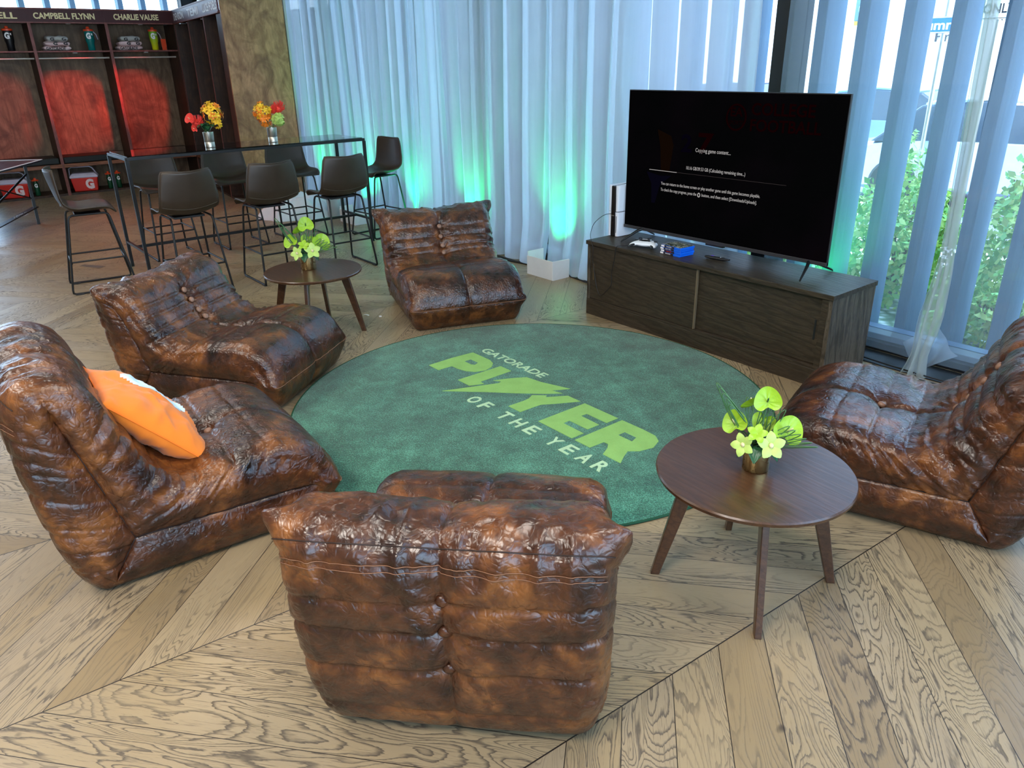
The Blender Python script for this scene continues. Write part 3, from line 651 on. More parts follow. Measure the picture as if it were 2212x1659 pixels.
# ------------------------------------------------------------------ orange pillow resting on the left chair
def pillow():
    root = thing('throw_pillow', 'orange cotton throw pillow with a pale blue print on the left leather chair', 'pillow', (-3.02, .545, .492), 0)
    Sx, Sz, Th = .225, .235, .085; nu = nv = 44
    def surf(sgn):
        def fn(a, b):
            u, v = 2 * a - 1, 2 * b - 1; e = (1 - abs(u) ** 2.6) * (1 - abs(v) ** 2.6)
            pin = 1 - .05 * (1 - abs(u) ** 2) * abs(v) ** 3; pin2 = 1 - .05 * (1 - abs(v) ** 2) * abs(u) ** 3
            n = float(ridge(np.array(u * 2.2 + v * 3), np.array(v * 2.4 - u), 5)) * .012 + float(ridge(np.array(u * 5.2), np.array(v * 1.4 - u), 15)) * .005 + float(vnoise(np.array(u * 4.), np.array(v * 6.), 9)) * .004
            return (u * Sx * pin2, sgn * (Th * max(e, 0) ** .60 + n * e ** .3) , v * Sz * pin)
        return fn
    tilt = Matrix.Rotation(math.radians(-4), 4, 'Z') @ Matrix.Rotation(math.radians(43), 4, 'X')
    MB().grid(surf(1), nu, nv).grid(surf(-1), nu, nv).build('cover', ORANGE, root, smooth=180, m=tilt)
    f = surf(1); P = []
    poly = [(.30, .84), (.36, .80), (.42, .76), (.45, .68), (.46, .56), (.44, .44), (.46, .33), (.43, .26), (.41, .34), (.34, .22), (.24, .20), (.16, .34), (.14, .55), (.17, .72), (.22, .80)]
    poly = [(a + .07, b) for a, b in poly]
    mb = MB()
    def cell(a, b):
        x, y, z = f(a, b); return (x, y + .0015, z)
    n = 48
    def inside(px, py):
        c = False
        for i in range(len(poly)):
            (x1, y1), (x2, y2) = poly[i - 1], poly[i]
            if (y1 > py) != (y2 > py) and px < (x2 - x1) * (py - y1) / (y2 - y1) + x1: c = not c
        return c
    for i in range(n):
        for j in range(n):
            if inside((i + .5) / n, (j + .5) / n): mb.add([cell(i / n, j / n), cell((i + 1) / n, j / n), cell((i + 1) / n, (j + 1) / n), cell(i / n, (j + 1) / n)], [(0, 1, 2, 3)])
    mb.build('printed_patch', PALEB, root, smooth=180, m=tilt)
    pts = []
    for k in range(120):
        t = k / 30; s = int(t); q = (t - s) * 2 - 1
        u, v = [(q, -1), (1, q), (-q, 1), (-1, -q)][s]
        pin = 1 - .05 * (1 - abs(u) ** 2) * abs(v) ** 3; pin2 = 1 - .05 * (1 - abs(v) ** 2) * abs(u) ** 3
        pts.append((u * Sx * pin2, 0, v * Sz * pin))
    MB().tube(pts, .003, 6, closed=True).build('piping', plain('orange_piping', (.85, .17, .01), .8), root, smooth=180, m=tilt)
    return root
pillow()

# ------------------------------------------------------------------ round side tables
def side_table(label, x, y, rz):
    root = thing('side_table', label, 'table', (x, y, 0), rz, 'round walnut side tables')
    MB().lathe([(.001, .428), (.318, .428), (.329, .433), (.331, .444), (.327, .4495), (.001, .45)], 96).build('tabletop', WALNUT, root, smooth=40)
    m = MB()
    for a in (PI / 4, 3 * PI / 4):
        c, s = math.cos(a) * .19, math.sin(a) * .19; m.sqbar((-c, -s, .405), (c, s, .405), .045, .022)
    m.build('cross_rail', WALNUT, root, bevel=.002)
    for sx in (-1, 1):
        for sy in (-1, 1):
            u = Vector((sx, sy, 0)).normalized(); w = Vector((-u.y, u.x, 0)); Vv = []
            for r, hw, z in ((.312, .0155, .0), (.205, .030, .428)):
                for a, b in ((-1, -1), (1, -1), (1, 1), (-1, 1)): Vv.append(u * (r + a * hw) + w * (b * .012) + Vector((0, 0, z)))
            MB().add(Vv, [(0, 1, 2, 3), (4, 5, 6, 7), (0, 1, 5, 4), (1, 2, 6, 5), (2, 3, 7, 6), (3, 0, 4, 7)]).build('leg', WALNUT, root, bevel=.003)
    return root
side_table('round walnut side table in front of the dark right chair', -1.262, 2.045, 0)
side_table('round walnut side table behind the buttoned left chair, near the bar stools', -4.86, 2.11, .12)

# ------------------------------------------------------------------ flowers
def frame(p, d, roll=0):
    """matrix whose +Z looks along d"""
    return Matrix.Translation(Vector(p)) @ Vector(d).normalized().to_track_quat('Z', 'Y').to_matrix().to_4x4() @ Matrix.Rotation(roll, 4, 'Z')
def spathe(root, p, d, size, roll=0, dark_sp=False):
    m = frame(p, d, roll)
    def fn(a, b):
        t = 2 * PI * b; r = a
        hx = .82 * math.sin(t) * (1 + .12 * math.cos(t)); hy = (-.95 * math.cos(t) if math.cos(t) < 0 else -.62 * math.cos(t) + .30 * math.exp(-(math.sin(t) / .3) ** 2) * 1)
        z = .20 * r * r + .02 * math.sin(t * 9) * r * (1 - r) * 3 - .10 * (1 - abs(math.sin(t))) * r
        return (hx * r * size, hy * r * size, z * size)
    o = MB().grid(fn, 9, 40, cv=True).build('spathe', ANTH, root, smooth=180, m=m)
    MB().tube([(0, .02 * size, 0), (0, .12 * size, .22 * size), (0, .26 * size, .48 * size)], [.055 * size, .06 * size, .03 * size], 8).build('spadix', LEAFM if dark_sp else CREAMP, o, smooth=180, m=m)
    return o
def orchid(root, p, d, size, mat, name='orchid', roll=0, lip=None):
    m = frame(p, d, roll); mb = MB()
    for k in range(5):
        a = 2 * PI * k / 5 + .3
        def fn(u, v, a=a):
            w = math.sin(PI * min(u * .93 + .04, 1)) ** .8 * (.36 if lip or mat in (ANTH, ANTHV) else .25) * (2 * v - 1); r = u
            z = .22 * math.sin(u * 2.3) - .35 * w * w + .05
            return ((r * math.cos(a) - w * math.sin(a)) * size, (r * math.sin(a) + w * math.cos(a)) * size, z * size)
        mb.grid(fn, 7, 5)
    o = mb.build(name, mat, root, smooth=180, m=m)
    if lip: MB().ball((0, 0, .16 * size), .17 * size, 10, 7, (1, 1.2, .9)).build('lip', lip, o, smooth=180, m=m)
    return o
def green_arrangement(label, x, y, z, rz, s=1.0, group='lime flower arrangements on the side tables'):
    root = thing('flower_arrangement', label, 'flowers', (x, y, z), rz, group)
    r = .042 * s; h = .075 * s
    MB().lathe([(r * .96, 0), (r, .003), (r, h), (r * .94, h), (r * .93, .01), (.001, .01)], 40).build('gold_cup', GOLD, root, smooth=50)
    MB().lathe([(.001, h * .86), (r * .93, h * .86)], 24).build('foam', LEAFM, root)
    # camera lies towards local -Y
    for p, d, sz, ro in (((.012, .0, .235), (.15, -1, .35), .052, .1), ((-.075, -.005, .150), (-.45, -1, .6), .050, .5), ((.080, .005, .135), (.45, -1, .55), .060, -.6), ((.01, .03, .155), (0, -1, .5), .045, 2.9), ((-.03, .045, .20), (-.5, .6, .6), .045, 0)):
        P = tuple(c * s for c in p); sp = spathe(root, P, d, sz * s, ro, sz > .051 and ro > 0)
        MB().tube([(0, 0, h), (P[0] * .5, P[1] * .5, (h + P[2]) * .52), (P[0], P[1] + .004, P[2])], .0022 * s, 6).build('stem', GRASSM, sp)
    orchid(root, (.035 * s, -.040 * s, .105 * s), (.3, -1, .55), .046 * s, ANTHV, lip=CREAMP)
    orchid(root, (-.045 * s, -.035 * s, .095 * s), (-.5, -1, .45), .040 * s, ANTHV, lip=CREAMP, roll=.6)
    orchid(root, (-.008 * s, -.03 * s, .135 * s), (.0, -.8, .9), .034 * s, ANTH, roll=1.1)
    for a in (-2.6, -1.7, -.55, .6, 2.2):
        c, q = math.cos(a), math.sin(a)
        def fn(u, v):
            w = math.sin(PI * (u * .9 + .07)) * .030 * (2 * v - 1); rr = .02 + .052 * u
            return ((rr * c - w * q) * s, (rr * q + w * c) * s, (.085 + .014 * math.sin(3 * u) - .035 * u * u + .003 * math.sin(v * 20)) * s)
        MB().grid(fn, 8, 9).build('leaf', LEAFM, root, smooth=180)
    k = 0
    for dx, dy, hh_, n, spr in ((-.115, .0, .285, 5, .02), (.05, .03, .25, 4, .03), (.135, -.01, .165, 6, .028), (-.02, .06, .22, 3, .03)):
        for i in range(n):
            a = (i - n / 2) * spr * .6; pts = []; wl = .012 + .004 * (i % 3)
            for t in np.linspace(0, 1, 14):
                q = math.sin(t * PI) ** .9; e = math.cos(t * PI) * wl * (1 if t < .5 else 1.6)
                pts.append(((dx * q + a * q + e) * s, (dy * q - .008 * i * q) * s, (h / s + (hh_ * (1 - .05 * i) - h / s) * q) * s))
            MB().tube(pts, [.0017 * s] * 14, 5).build('grass_blade', GRASSM, root, smooth=180)
    return root
green_arrangement('lime anthurium arrangement in a gold cup on the near side table', -1.265, 2.055, .451, .60, 1.06)
green_arrangement('lime anthurium arrangement in a gold cup on the far side table', -4.905, 2.10, .451, 1.05, 1.25)

def bright_bouquet(label, x, y, z, rz, kind):
    root = thing('flower_arrangement', label, 'flowers', (x, y, z), rz, 'bright bouquets on the glass bar table')
    r, h = .048, .135; rg = random.Random(kind)
    MB().lathe([(r * .92, 0), (r * .93, .002), (r * .93, .046), (r * .9, .048), (r * .93, .05), (r, h), (r * .94, h), (r * .88, .01), (.001, .01)], 36).build('steel_vase', SILVER, root, smooth=50)
    def cluster(c, rad, n, mats, sz, nm, shape=(1, 1, 1)):
        for i in range(n):
            d = Vector((rg.gauss(0, 1), rg.gauss(0, 1) - .5, rg.gauss(0, 1) + .2)).normalized()
            p = Vector(c) + Vector((d.x * shape[0], d.y * shape[1], d.z * shape[2])) * rad * rg.uniform(.75, 1.05)
            mt = mats[0] if rg.random() < (.75 if p.z > c[2] else .25) else mats[1]
            orchid(root, p, d, sz * rg.uniform(.8, 1.15), mt, nm, rg.random() * 6)
    def pin(c, rad, mat):
        mb = MB().ball(c, rad * .55, 12, 8)
        for i in range(70):
            d = Vector((rg.gauss(0, 1), rg.gauss(0, 1), rg.gauss(0, 1) + .5)).normalized(); p = Vector(c)
            mb.tube([p + d * rad * .4, p + d * rad * .8 + Vector((0, 0, .1 * rad)), p + d * rad * rg.uniform(.95, 1.1) + Vector((0, 0, .35 * rad))], [.0035, .003, .002], 4)
        mb.build('pincushion_bloom', mat, root)
    def stem(c): MB().tube([(0, 0, h * .8), (c[0] * .5, c[1] * .5, (h + c[2]) * .5), c], .003, 5).build('stem', GRASSM, root)
    if kind == 1:
        for c in ((.06, 0, .30), (-.11, -.01, .235), (-.065, 0, .215)): stem(c)
        cluster((.065, 0, .290), .085, 44, (YEL, ORA), .036, 'orchid', (1, .8, 1.15))
        cluster((.10, 0, .22), .05, 12, (YEL, YEL), .030, 'orchid', (.7, .7, 1.4))
        spathe(root, (-.135, -.02, .245), (-.3, -1, .3), .062).data.materials[0] = REDF
        pin((-.075, -.01, .215), .055, REDF)
        spathe(root, (-.105, -.02, .165), (-.5, -1, -.2), .045).data.materials[0] = REDF
        for a in range(9):
            t = -2.8 + a * .55; c, q = math.cos(t), math.sin(t)
            def fn(u, v):
                w = math.sin(PI * (u * .9 + .07)) * .030 * (2 * v - 1); rr = .02 + .075 * u
                return (rr * c - w * q, rr * q + w * c, .145 + .045 * math.sin(2.6 * u) + .012 * (a % 3))
            MB().grid(fn, 7, 6).build('leaf', LEAFM, root, smooth=180)
    else:
        for c in ((-.07, 0, .27), (.09, 0, .28), (.07, -.02, .2)): stem(c)
        cluster((-.065, 0, .285), .085, 44, (YEL, ORA), .034, 'orchid', (1, .8, 1.0))
        cluster((-.045, -.01, .205), .055, 16, (ORA, ORA), .034, 'orchid')
        pin((.095, .01, .30), .060, REDF); pin((.045, .02, .285), .045, REDF)
        cluster((.085, -.02, .205), .055, 26, (ANTHV, ANTHV), .034, 'hydrangea_floret', (1, .8, .9))
    return root
bright_bouquet('bouquet with red blooms and yellow orchids in a steel vase on the bar table', -7.50, 2.40, 1.062, .9, 1)
bright_bouquet('bouquet with orange orchids and lime blooms in a steel vase on the bar table', -7.52, 3.02, 1.062, .9, 2)

# ------------------------------------------------------------------ media cabinet, television and what stands on it
cx0, cx1, cy0, cy1, chh = -3.905, -2.0, 3.81, 4.27, .55
cab = thing('media_cabinet', 'low dark oak cabinet with sliding doors carrying the television', 'cabinet', ((cx0 + cx1) / 2, (cy0 + cy1) / 2, 0))
cm = Matrix.Translation((-(cx0 + cx1) / 2, -(cy0 + cy1) / 2, 0))
MB().box(cx0 - .008, cx1 + .008, cy0 - .012, cy1, .522, chh).build('top_panel', CABW, cab, bevel=.002, m=cm)
MB().box(cx0, cx0 + .025, cy0, cy1, 0, .522).build('side_panel', CABS, cab, bevel=.0015, m=cm)
MB().box(cx1 - .025, cx1, cy0, cy1, 0, .522).build('side_panel', CABS, cab, bevel=.0015, m=cm)
MB().box(cx0 + .025, cx1 - .025, cy1 - .02, cy1 - .008, .02, .522).box(cx0 + .025, cx1 - .025, cy0 + .03, cy1 - .02, .10, .118).build('carcass', CABW, cab, m=cm)
MB().box(cx0 + .0, cx1 + .0, cy0 - .004, cy0 + .018, 0, .105).build('plinth', CABW, cab, bevel=.002, m=cm)
MB().box(cx0 + .0, cx1, cy0 - .002, cy0 + .045, .105, .122).build('bottom_rail', CABW, cab, bevel=.001, m=cm)
MB().box(cx1 - .065, cx1 - .025, cy0 + .004, cy0 + .04, .122, .522).build('front_stile', CABW, cab, bevel=.001, m=cm)
mid = (cx0 + cx1) / 2 - .035
dr = MB().box(cx0 + .027, mid + .07, cy0 + .006, cy0 + .022, .124, .518).build('sliding_door', CABW, cab, bevel=.0015, m=cm)
MB().box(cx0 + .052, cx0 + .066, cy0 + .004, cy0 + .008, .265, .385).build('handle_recess', plain('bronze_pull', (.16, .11, .055), .35, .6), dr, bevel=.003, m=cm)
MB().box(mid + .062, mid + .0705, cy0 + .0045, cy0 + .022, .124, .518).build('door_edge', plain('pale_door_edge', (.15, .115, .07), .5), dr, m=cm)
dr = MB().box(mid, cx1 - .065, cy0 + .028, cy0 + .044, .124, .518).build('sliding_door', CABW, cab, bevel=.0015, m=cm)
MB().box(cx1 - .105, cx1 - .092, cy0 + .026, cy0 + .029, .265, .385).build('handle_recess', BLACKP, dr, bevel=.003, m=cm)

tx0, tx1, ty, tz0, tz1 = -3.805, -2.215, 4.075, .622, 1.555
tv = thing('television', 'large flat television with a nearly black screen standing on the cabinet', 'television', ((tx0 + tx1) / 2, ty, chh))
tm = Matrix.Translation((-(tx0 + tx1) / 2, -ty, -chh))
MB().box(tx0, tx1, ty + .004, ty + .022, tz0, tz1).box(tx0 + .22, tx1 - .22, ty + .022, ty + .06, tz0 + .03, tz0 + .5).build('housing', BLACKP, tv, bevel=.002, m=tm)
def screen_mat():
    t = NT('dim_lcd_screen'); v = t.coord(); n = t.noise(v, 2.2, 3, .5)
    em = t.ramp(n, [(.45, (.0001, .0001, .0002)), (.7, (.0008, .0003, .0008)), (.85, (.001, .0003, .0005))])
    return t.done(t.bsdf((.0015, .0015, .0015, 1), .3, 0, emit=em, es=1.0, spec=.0))
MB().box(tx0 + .005, tx1 - .005, ty + .001, ty + .004, tz0 + .022, tz1 - .006).build('screen', screen_mat(), tv, m=tm)
MB().box(tx0, tx1, ty - .003, ty + .022, tz0, tz0 + .022).build('bottom_bezel', plain('charcoal_bezel', (.03, .03, .034), .4), tv, bevel=.002, m=tm)
MB().box(-3.07, -2.93, ty - .006, ty + .02, tz0 - .012, tz0 + .004).build('brand_plate', BLACKP, tv, bevel=.003, m=tm)
def emis(name, c, s):
    t = NT(name); n = t.noise(t.coord(), 30, 2); return t.done(t.n('Emission', {0: t.mix(n, dark(c, .9), c4(c)), 1: s}).outputs[0])
SCR = emis('screen_text_glow', (.80, .76, .74), .30); SCRD = emis('screen_dim_artwork', (.42, .03, .055), .008); SCRV = emis('screen_violet_artwork', (.16, .09, .42), .005); SCRB = emis('screen_amber_artwork', (.5, .22, .1), .006)
O = ((tx0 + tx1) / 2, ty, chh)
def stext(s, x, z, w, h, mat=SCR, bold=0.0):
    text('screen_text', s, mat, tv, (tx0 + x * 1.59 - O[0], .0 - .0006, tz0 + z * .933 - O[2]), (w * 1.59, 0, 0), (0, 0, h * .933), .0004, bold=bold)
stext('Copying game content...', .375, .600, .170, .034)
stext('10.16 GB/39.53 GB (Calculating remaining time...)', .335, .478, .285, .030)
stext('You can return to the home screen or play another game until this game becomes playable.', .205, .352, .490, .028)
stext('To check the copy progress, press the', .205, .308, .190, .028); stext('button, and then select [Downloads/Uploads].', .422, .308, .262, .028)
MB().tube([(tx0 + .4075 * 1.59 - O[0] + .009 * math.cos(a), -.0004, tz0 + .322 * .933 - O[2] + .012 * math.sin(a)) for a in np.linspace(0, 2 * PI, 20, endpoint=False)], .0028, 5, closed=True).build('screen_symbol', SCR, tv)
MB().box(tx0 + .135 * 1.59, tx0 + .285 * 1.59, ty - .0002, ty + .0008, tz0 + .4545 * .933, tz0 + .458 * .933).build('progress_bar', SCR, tv, m=tm)
MB().box(tx0 + .285 * 1.59, tx0 + .80 * 1.59, ty - .0001, ty + .0008, tz0 + .4555 * .933, tz0 + .457 * .933).build('progress_track', emis('dim_track', (.5, .4, .4), .06), tv, m=tm)
stext('COLLEGE', .62, .862, .26, .075, SCRD, .02); stext('FOOTBALL', .62, .765, .29, .075, SCRD, .02)
MB().tube([(tx0 + .555 * 1.59 - O[0] + .068 * math.cos(a), -.0002, tz0 + .845 * .933 - O[2] + .072 * math.sin(a)) for a in np.linspace(0, 2 * PI, 40, endpoint=False)], .006, 5, closed=True).build('screen_emblem', SCRD, tv)
stext('EA', .528, .85, .055, .055, SCRD, .02); stext('SPORTS', .522, .80, .067, .026, SCRD)
stext('2', .30, .60, .055, .12, SCRV, .03); stext('7', .385, .60, .075, .135, SCRD, .03)
MB().add([(tx0 + 1.59 * a - O[0], -.0001, tz0 + .933 * b - O[2]) for a, b in ((.17, .74), (.245, .70), (.26, .64), (.245, .45), (.20, .45), (.19, .62))], [(0, 1, 2, 3, 4, 5)]).build('screen_figure', SCRB, tv)
MB().add([(tx0 + 1.59 * a - O[0], -.0001, tz0 + .933 * b - O[2]) for a, b in ((.12, .44), (.20, .42), (.26, .43), (.20, .36), (.175, .22), (.155, .22), (.15, .36))], [(0, 1, 2, 3, 4, 5, 6)]).build('screen_figure', emis('screen_slate_artwork', (.15, .13, .4), .008), tv)
for fx, s in ((-3.66, 1), (-2.30, -1)):
    mb = MB()
    for dy in (-.165, .185):
        mb.tube([(fx + s * .03, ty + .01, tz0 + .012), (fx + s * .01, ty + .01 + dy * .28, tz0 - .004), (fx - s * .022, ty + .01 + dy * .95, chh + .012), (fx - s * .024, ty + .01 + dy, chh + .0045)], [.012, .010, .006, .0045], 8)
    mb.build('stand_foot', BLACK, tv, smooth=60, m=tm)

# game console
gc = thing('game_console', 'white and black game console standing upright beside the television', 'game console', (-3.868, 4.13, chh))
def shell(x0, x1, nm, z0, z1, mat, par):
    prof = []
    def fn(a, b):
        z = z0 + (z1 - z0) * a; t = 2 * PI * b; w = (x1 - x0) / 2 * (1 - .12 * math.cos(a * 3)); cy = .105
        px = (abs(math.cos(t)) ** .35) * math.copysign(1, math.cos(t)); py = (abs(math.sin(t)) ** .35) * math.copysign(1, math.sin(t))
        return ((x0 + x1) / 2 + px * w, py * cy, z)
    m = MB().grid(fn, 12, 32, cv=True); n = len(m.v)
    m.f += [tuple(range(32))[::-1], tuple(range(n - 32, n))]
    return m.build(nm, mat, par, smooth=50)
WHB = plain('glossy_white_shell', (.72, .76, .84), .25, var=.03)
MB().box(-.022, .014, -.108, .10, .0, .362).build('core', plain('gloss_black', (.006, .006, .007), .12), gc, bevel=.006)
for z0, z1 in ((.004, .178), (.184, .366)):
    shell(-.050, -.022, 'side_plate', z0, z1, WHB, gc); shell(.014, .050, 'side_plate', z0, z1, WHB, gc)
MB().box(.029, .0325, -.1075, -.104, .03, .15).build('disc_slot', BLACKP, gc)
MB().box(-.019, .011, -.110, -.1075, .15, .155).build('usb_port', SILVER, gc)

# controller
ct = thing('game_controller', 'white and black game controller lying in front of the television', 'game controller', (-3.47, 3.935, chh + .024), .35)
CMX = Matrix.Scale(1.0, 4)
def cshape(a, b):
    t = 2 * PI * a; p = PI * b
    X = .080 * math.cos(t) * math.sin(p); Y = .048 * math.sin(t) * math.sin(p); Z = -.016 * math.cos(p)
    grip = max(0, abs(X) - .040) / .04
    return (X, Y - .040 * grip ** 1.1 * (1 if Y < .02 else .3), Z * (1 + .35 * grip) - .006 * grip + .0025)
MB().grid(cshape, 40, 16, cu=True).build('shell', WHITE, ct, smooth=180)
MB().ball((0, .002, .0105), .030, 20, 10, (1.5, .95, .35)).build('centre_plate', BLACKP, ct, smooth=180)
MB().box(-.026, .026, .0, .032, .014, .0195).build('touch_pad', WHITE, ct, bevel=.003)
for sx in (-1, 1):
    MB().lathe([(.006, 0), (.005, .012), (.010, .014), (.0095, .019), (.001, .0175)], 16, (sx * .027, -.010, .014)).build('thumb_stick', BLACKP, ct, smooth=60)
    MB().ball((sx * .058, .012, .014), .012, 12, 6, (1, 1, .3)).build('button_pad', BLACKP, ct, smooth=180)
    MB().tube([(sx * .040, -.028, .004), (sx * .062, -.055, -.003), (sx * .070, -.083, -.004)], [.004, .0075, .004], 8).build('grip', BLACKP, ct, smooth=180)
for ch in bpy.data.objects:
    if ch.parent == ct: ch.scale = (1.2, 1.2, 1.25)
# cables
def cable(nm, pts, label, r=.0022, mat=BLACKP, cat='cable', sm=5):
    P = [Vector(p) for p in pts]; out = []
    for i in range(len(P) - 1):
        p0, p1, p2, p3 = P[max(i - 1, 0)], P[i], P[i + 1], P[min(i + 2, len(P) - 1)]
        for k in range(sm):
            t = k / sm; out.append(.5 * ((2 * p1) + (p2 - p0) * t + (2 * p0 - 5 * p1 + 4 * p2 - p3) * t * t + (3 * p1 - 3 * p2 + p3 - p0) * t ** 3))
    out.append(P[-1]); return tag(MB().tube(out, r, 6).build(nm, mat, smooth=180), label, cat)
cable('charging_cable', [(-3.88, 4.018, .715), (-3.93, 3.99, .70), (-3.965, 3.93, .645), (-3.93, 3.86, .585), (-3.862, 3.800, .556), (-3.83, 3.791, .50), (-3.845, 3.803, .42), (-3.825, 3.806, .31), (-3.80, 3.806, .22), (-3.77, 3.803, .175),
   (-3.735, 3.803, .18), (-3.69, 3.803, .225), (-3.655, 3.805, .27), (-3.652, 3.804, .36), (-3.625, 3.800, .47), (-3.610, 3.790, .53), (-3.60, 3.797, .557), (-3.575, 3.845, .556), (-3.55, 3.91, .556), (-3.49, 3.965, .566)],
  'thin black cable looping down the front of the cabinet to the controller')
# game cases
gcs = [('MADDEN', .30), ('NBA 2K', .27), ('EA FC', .34), ('COLLEGE', .31)]
BLUEC = plain('bright_blue_case', (.005, .12, .72), .25, var=.05)
for i in range(4):
    g = thing('game_case', ('lowest of the four stacked blue game cases', 'second blue game case from the bottom of the stack', 'third blue game case from the bottom, below the top one', 'topmost blue game case of the stack, cover facing up')[i], 'game case',
              (-3.195 + .006 * (i % 2), 3.94, chh + .0005 + i * .0152), -.06 + .02 * (i % 3), 'stacked game cases on the cabinet')
    MB().box(-.085, .085, -.067, .067, 0, .0148).build('case', BLUEC, g, bevel=.002)
    MB().box(-.0852, .030, -.0674, -.0665, .001, .0138).build('spine_insert', BLACKP, g)
    MB().box(-.0854, -.058, -.0677, -.0668, .002, .0128).build('rating_panel', WHITET, g)
    text('spine_lettering', gcs[i][0], RED if i == 1 else WHITET, g, (-.040, -.0675, .004), (.045, 0, 0), (0, 0, .0075), .0003)
    if i == 3:
        t = NT('cover_artwork'); n = t.noise(t.coord(), 26, 5, .7, 1.5)
        MB().box(-.082, .082, -.064, .064, .0148, .0154).build('cover_art', t.done(t.bsdf(t.ramp(n, [(.35, (.02, .03, .02)), (.5, (.12, .14, .11)), (.62, (.55, .56, .52)), (.75, (.1, .05, .04))]), .2, coat=.5)), g)
# remote control
rm = thing('remote_control', 'black remote control lying on the cabinet below the television', 'remote control', (-2.915, 4.0, chh + .0), .12)
def rfn(a, b):
    t = 2 * PI * b; X = -.085 + .17 * a; w = .0215 * (math.sin(PI * min(max(a, .02), .98)) ** .18)
    return (X, w * math.cos(t), .012 + .011 * math.sin(t) * (1 if math.sin(t) > 0 else 1.0) * (math.sin(PI * min(max(a, .02), .98)) ** .2))
m_ = MB().grid(rfn, 16, 20, cv=True); m_.f += [tuple(range(20)), tuple(range(300, 320))]; m_.build('body', BLACKP, rm, smooth=60)
MB().ball((-.035, 0, .0225), .009, 10, 6, (1.4, 1, .35)).build('directional_pad', plain('purple_rubber', (.10, .05, .35), .5), rm, smooth=180)
for k in range(5): MB().ball((.0 + .014 * k, (-.008, .008)[k % 2], .0225), .004, 8, 5, (1, 1, .5)).build('button', WHITET if k == 2 else plain('grey_key', (.1, .1, .11), .5), rm, smooth=180)

# ------------------------------------------------------------------ floor clutter along the curtains
def open_box(label, x0, x1, y0, y1, h, back):
    r = thing('cardboard_box', label, 'box', ((x0 + x1) / 2, (y0 + y1) / 2, 0), 0, 'white boxes hiding the green uplights')
    m = Matrix.Translation((-(x0 + x1) / 2, -(y0 + y1) / 2, 0)); t = .006
    MB().box(x0, x1, y0, y0 + t, 0, h).build('front_panel', WHITEC, r, bevel=.001, m=m)
    MB().box(x0, x0 + t, y0 + t, y1, 0, h + back).build('side_panel', WHITEC, r, bevel=.001, m=m)
    MB().add([(x1 - t, y0 + t, 0), (x1 + .006, y0, 0), (x1 + .004, y1, 0), (x1 - t, y1, 0), (x1 - t, y0 + t, h), (x1, y0, h), (x1 + .008, y1, h * .97), (x1 - t, y1, h * .97)], [(0, 1, 2, 3), (4, 5, 6, 7), (0, 1, 5, 4), (1, 2, 6, 5), (2, 3, 7, 6), (3, 0, 4, 7)]).build('side_panel', WHITEC, r, m=m)
    MB().box((x0 + x1) / 2 - .07, (x0 + x1) / 2 + .07, y0 + .06, y0 + .13, 0, .09).build('uplight_fixture', BLACKP, r, bevel=.005, m=m)
open_box('white open box on the floor between the curtain and the media cabinet', -5.085, -4.745, 4.215, 4.405, .165, .035)
open_box('white open box mostly hidden behind the leather chair at the curtain', -6.42, -6.08, 4.22, 4.41, .15, .04)
open_box('white open box at the foot of the curtain behind the right end bar stool', -8.50, -8.14, 4.12, 4.30, .15, .03)
cable('floor_cable', [(-7.6, 4.36, .008), (-6.9, 4.38, .01), (-6.0, 4.40, .008), (-5.7, 4.38, .02), (-5.4, 4.40, .008), (-5.12, 4.43, .01)], 'black cable on the floor along the curtain left of the white box', .009)
cable('floor_cable', [(-6.2, 4.36, .012), (-5.8, 4.34, .008), (-5.55, 4.36, .012), (-5.2, 4.445, .012), (-4.9, 4.44, .01), (-4.5, 4.38, .012), (-4.2, 4.36, .01), (-3.9, 4.35, .01), (-3.2, 4.40, .01)], 'black cable on the floor from the white box to behind the cabinet', .011)
cable('floor_cable', [(-1.98, 4.36, .012), (-1.9, 4.33, .012), (-1.6, 4.33, .012), (-1.2, 4.36, .012), (-.8, 4.36, .012)], 'black cable with gold connector on the floor below the right window', .007)
cable('floor_cable', [(-2.2, 4.44, .016), (-1.7, 4.39, .02), (-1.2, 4.42, .016), (-.7, 4.44, .016)], 'thinner black cable beside the sill of the right window', .005)
tag(MB().tube([(-1.86, 4.33, .012), (-1.83, 4.33, .012)], .010, 10).build('cable_connector', GOLD, smooth=50), 'gold ring connector on the floor cable below the right window', 'connector')
# crumpled white cloth and a grey bin by the plywood wall
def cloth(a, b):
    t = 2 * PI * a; r = b; R0 = .36 * (1 + .18 * math.sin(2 * t + .5) + .10 * math.sin(5 * t))
    z = .27 * (1 - r ** 3) * (1 + .35 * math.cos(t - 2.2) * r) * (1 - .35 * math.exp(-((r * math.cos(t) + .2) / .25) ** 2)) + .060 * float(ridge(np.array(math.cos(t) * r * 3.2), np.array(math.sin(t) * r * 3.2), 77)) * (1 - r ** 6) + .02 * float(ridge(np.array(t * 2.5), np.array(r * 3.), 78)) * r * (1 - r ** 8)
    return (R0 * r * math.cos(t) * .85, R0 * r * math.sin(t) * 1.25, max(z, .003))
c_ = MB().grid(cloth, 90, 30, cu=True).build('crumpled_cloth', FABW, smooth=180); c_.location = (-9.15, 3.86, 0)
tag(c_, 'crumpled white cloth heaped on the floor by the plywood end panel', 'cloth')
b_ = MB().lathe([(.075, 0), (.09, .22), (.084, .22), (.07, .01), (.001, .01)], 20).build('small_bin', plain('grey_bin', (.42, .44, .45), .5), smooth=40); b_.location = (-8.80, 4.20, 0)
tag(b_, 'small grey bin between the crumpled cloth and the white box', 'bin')
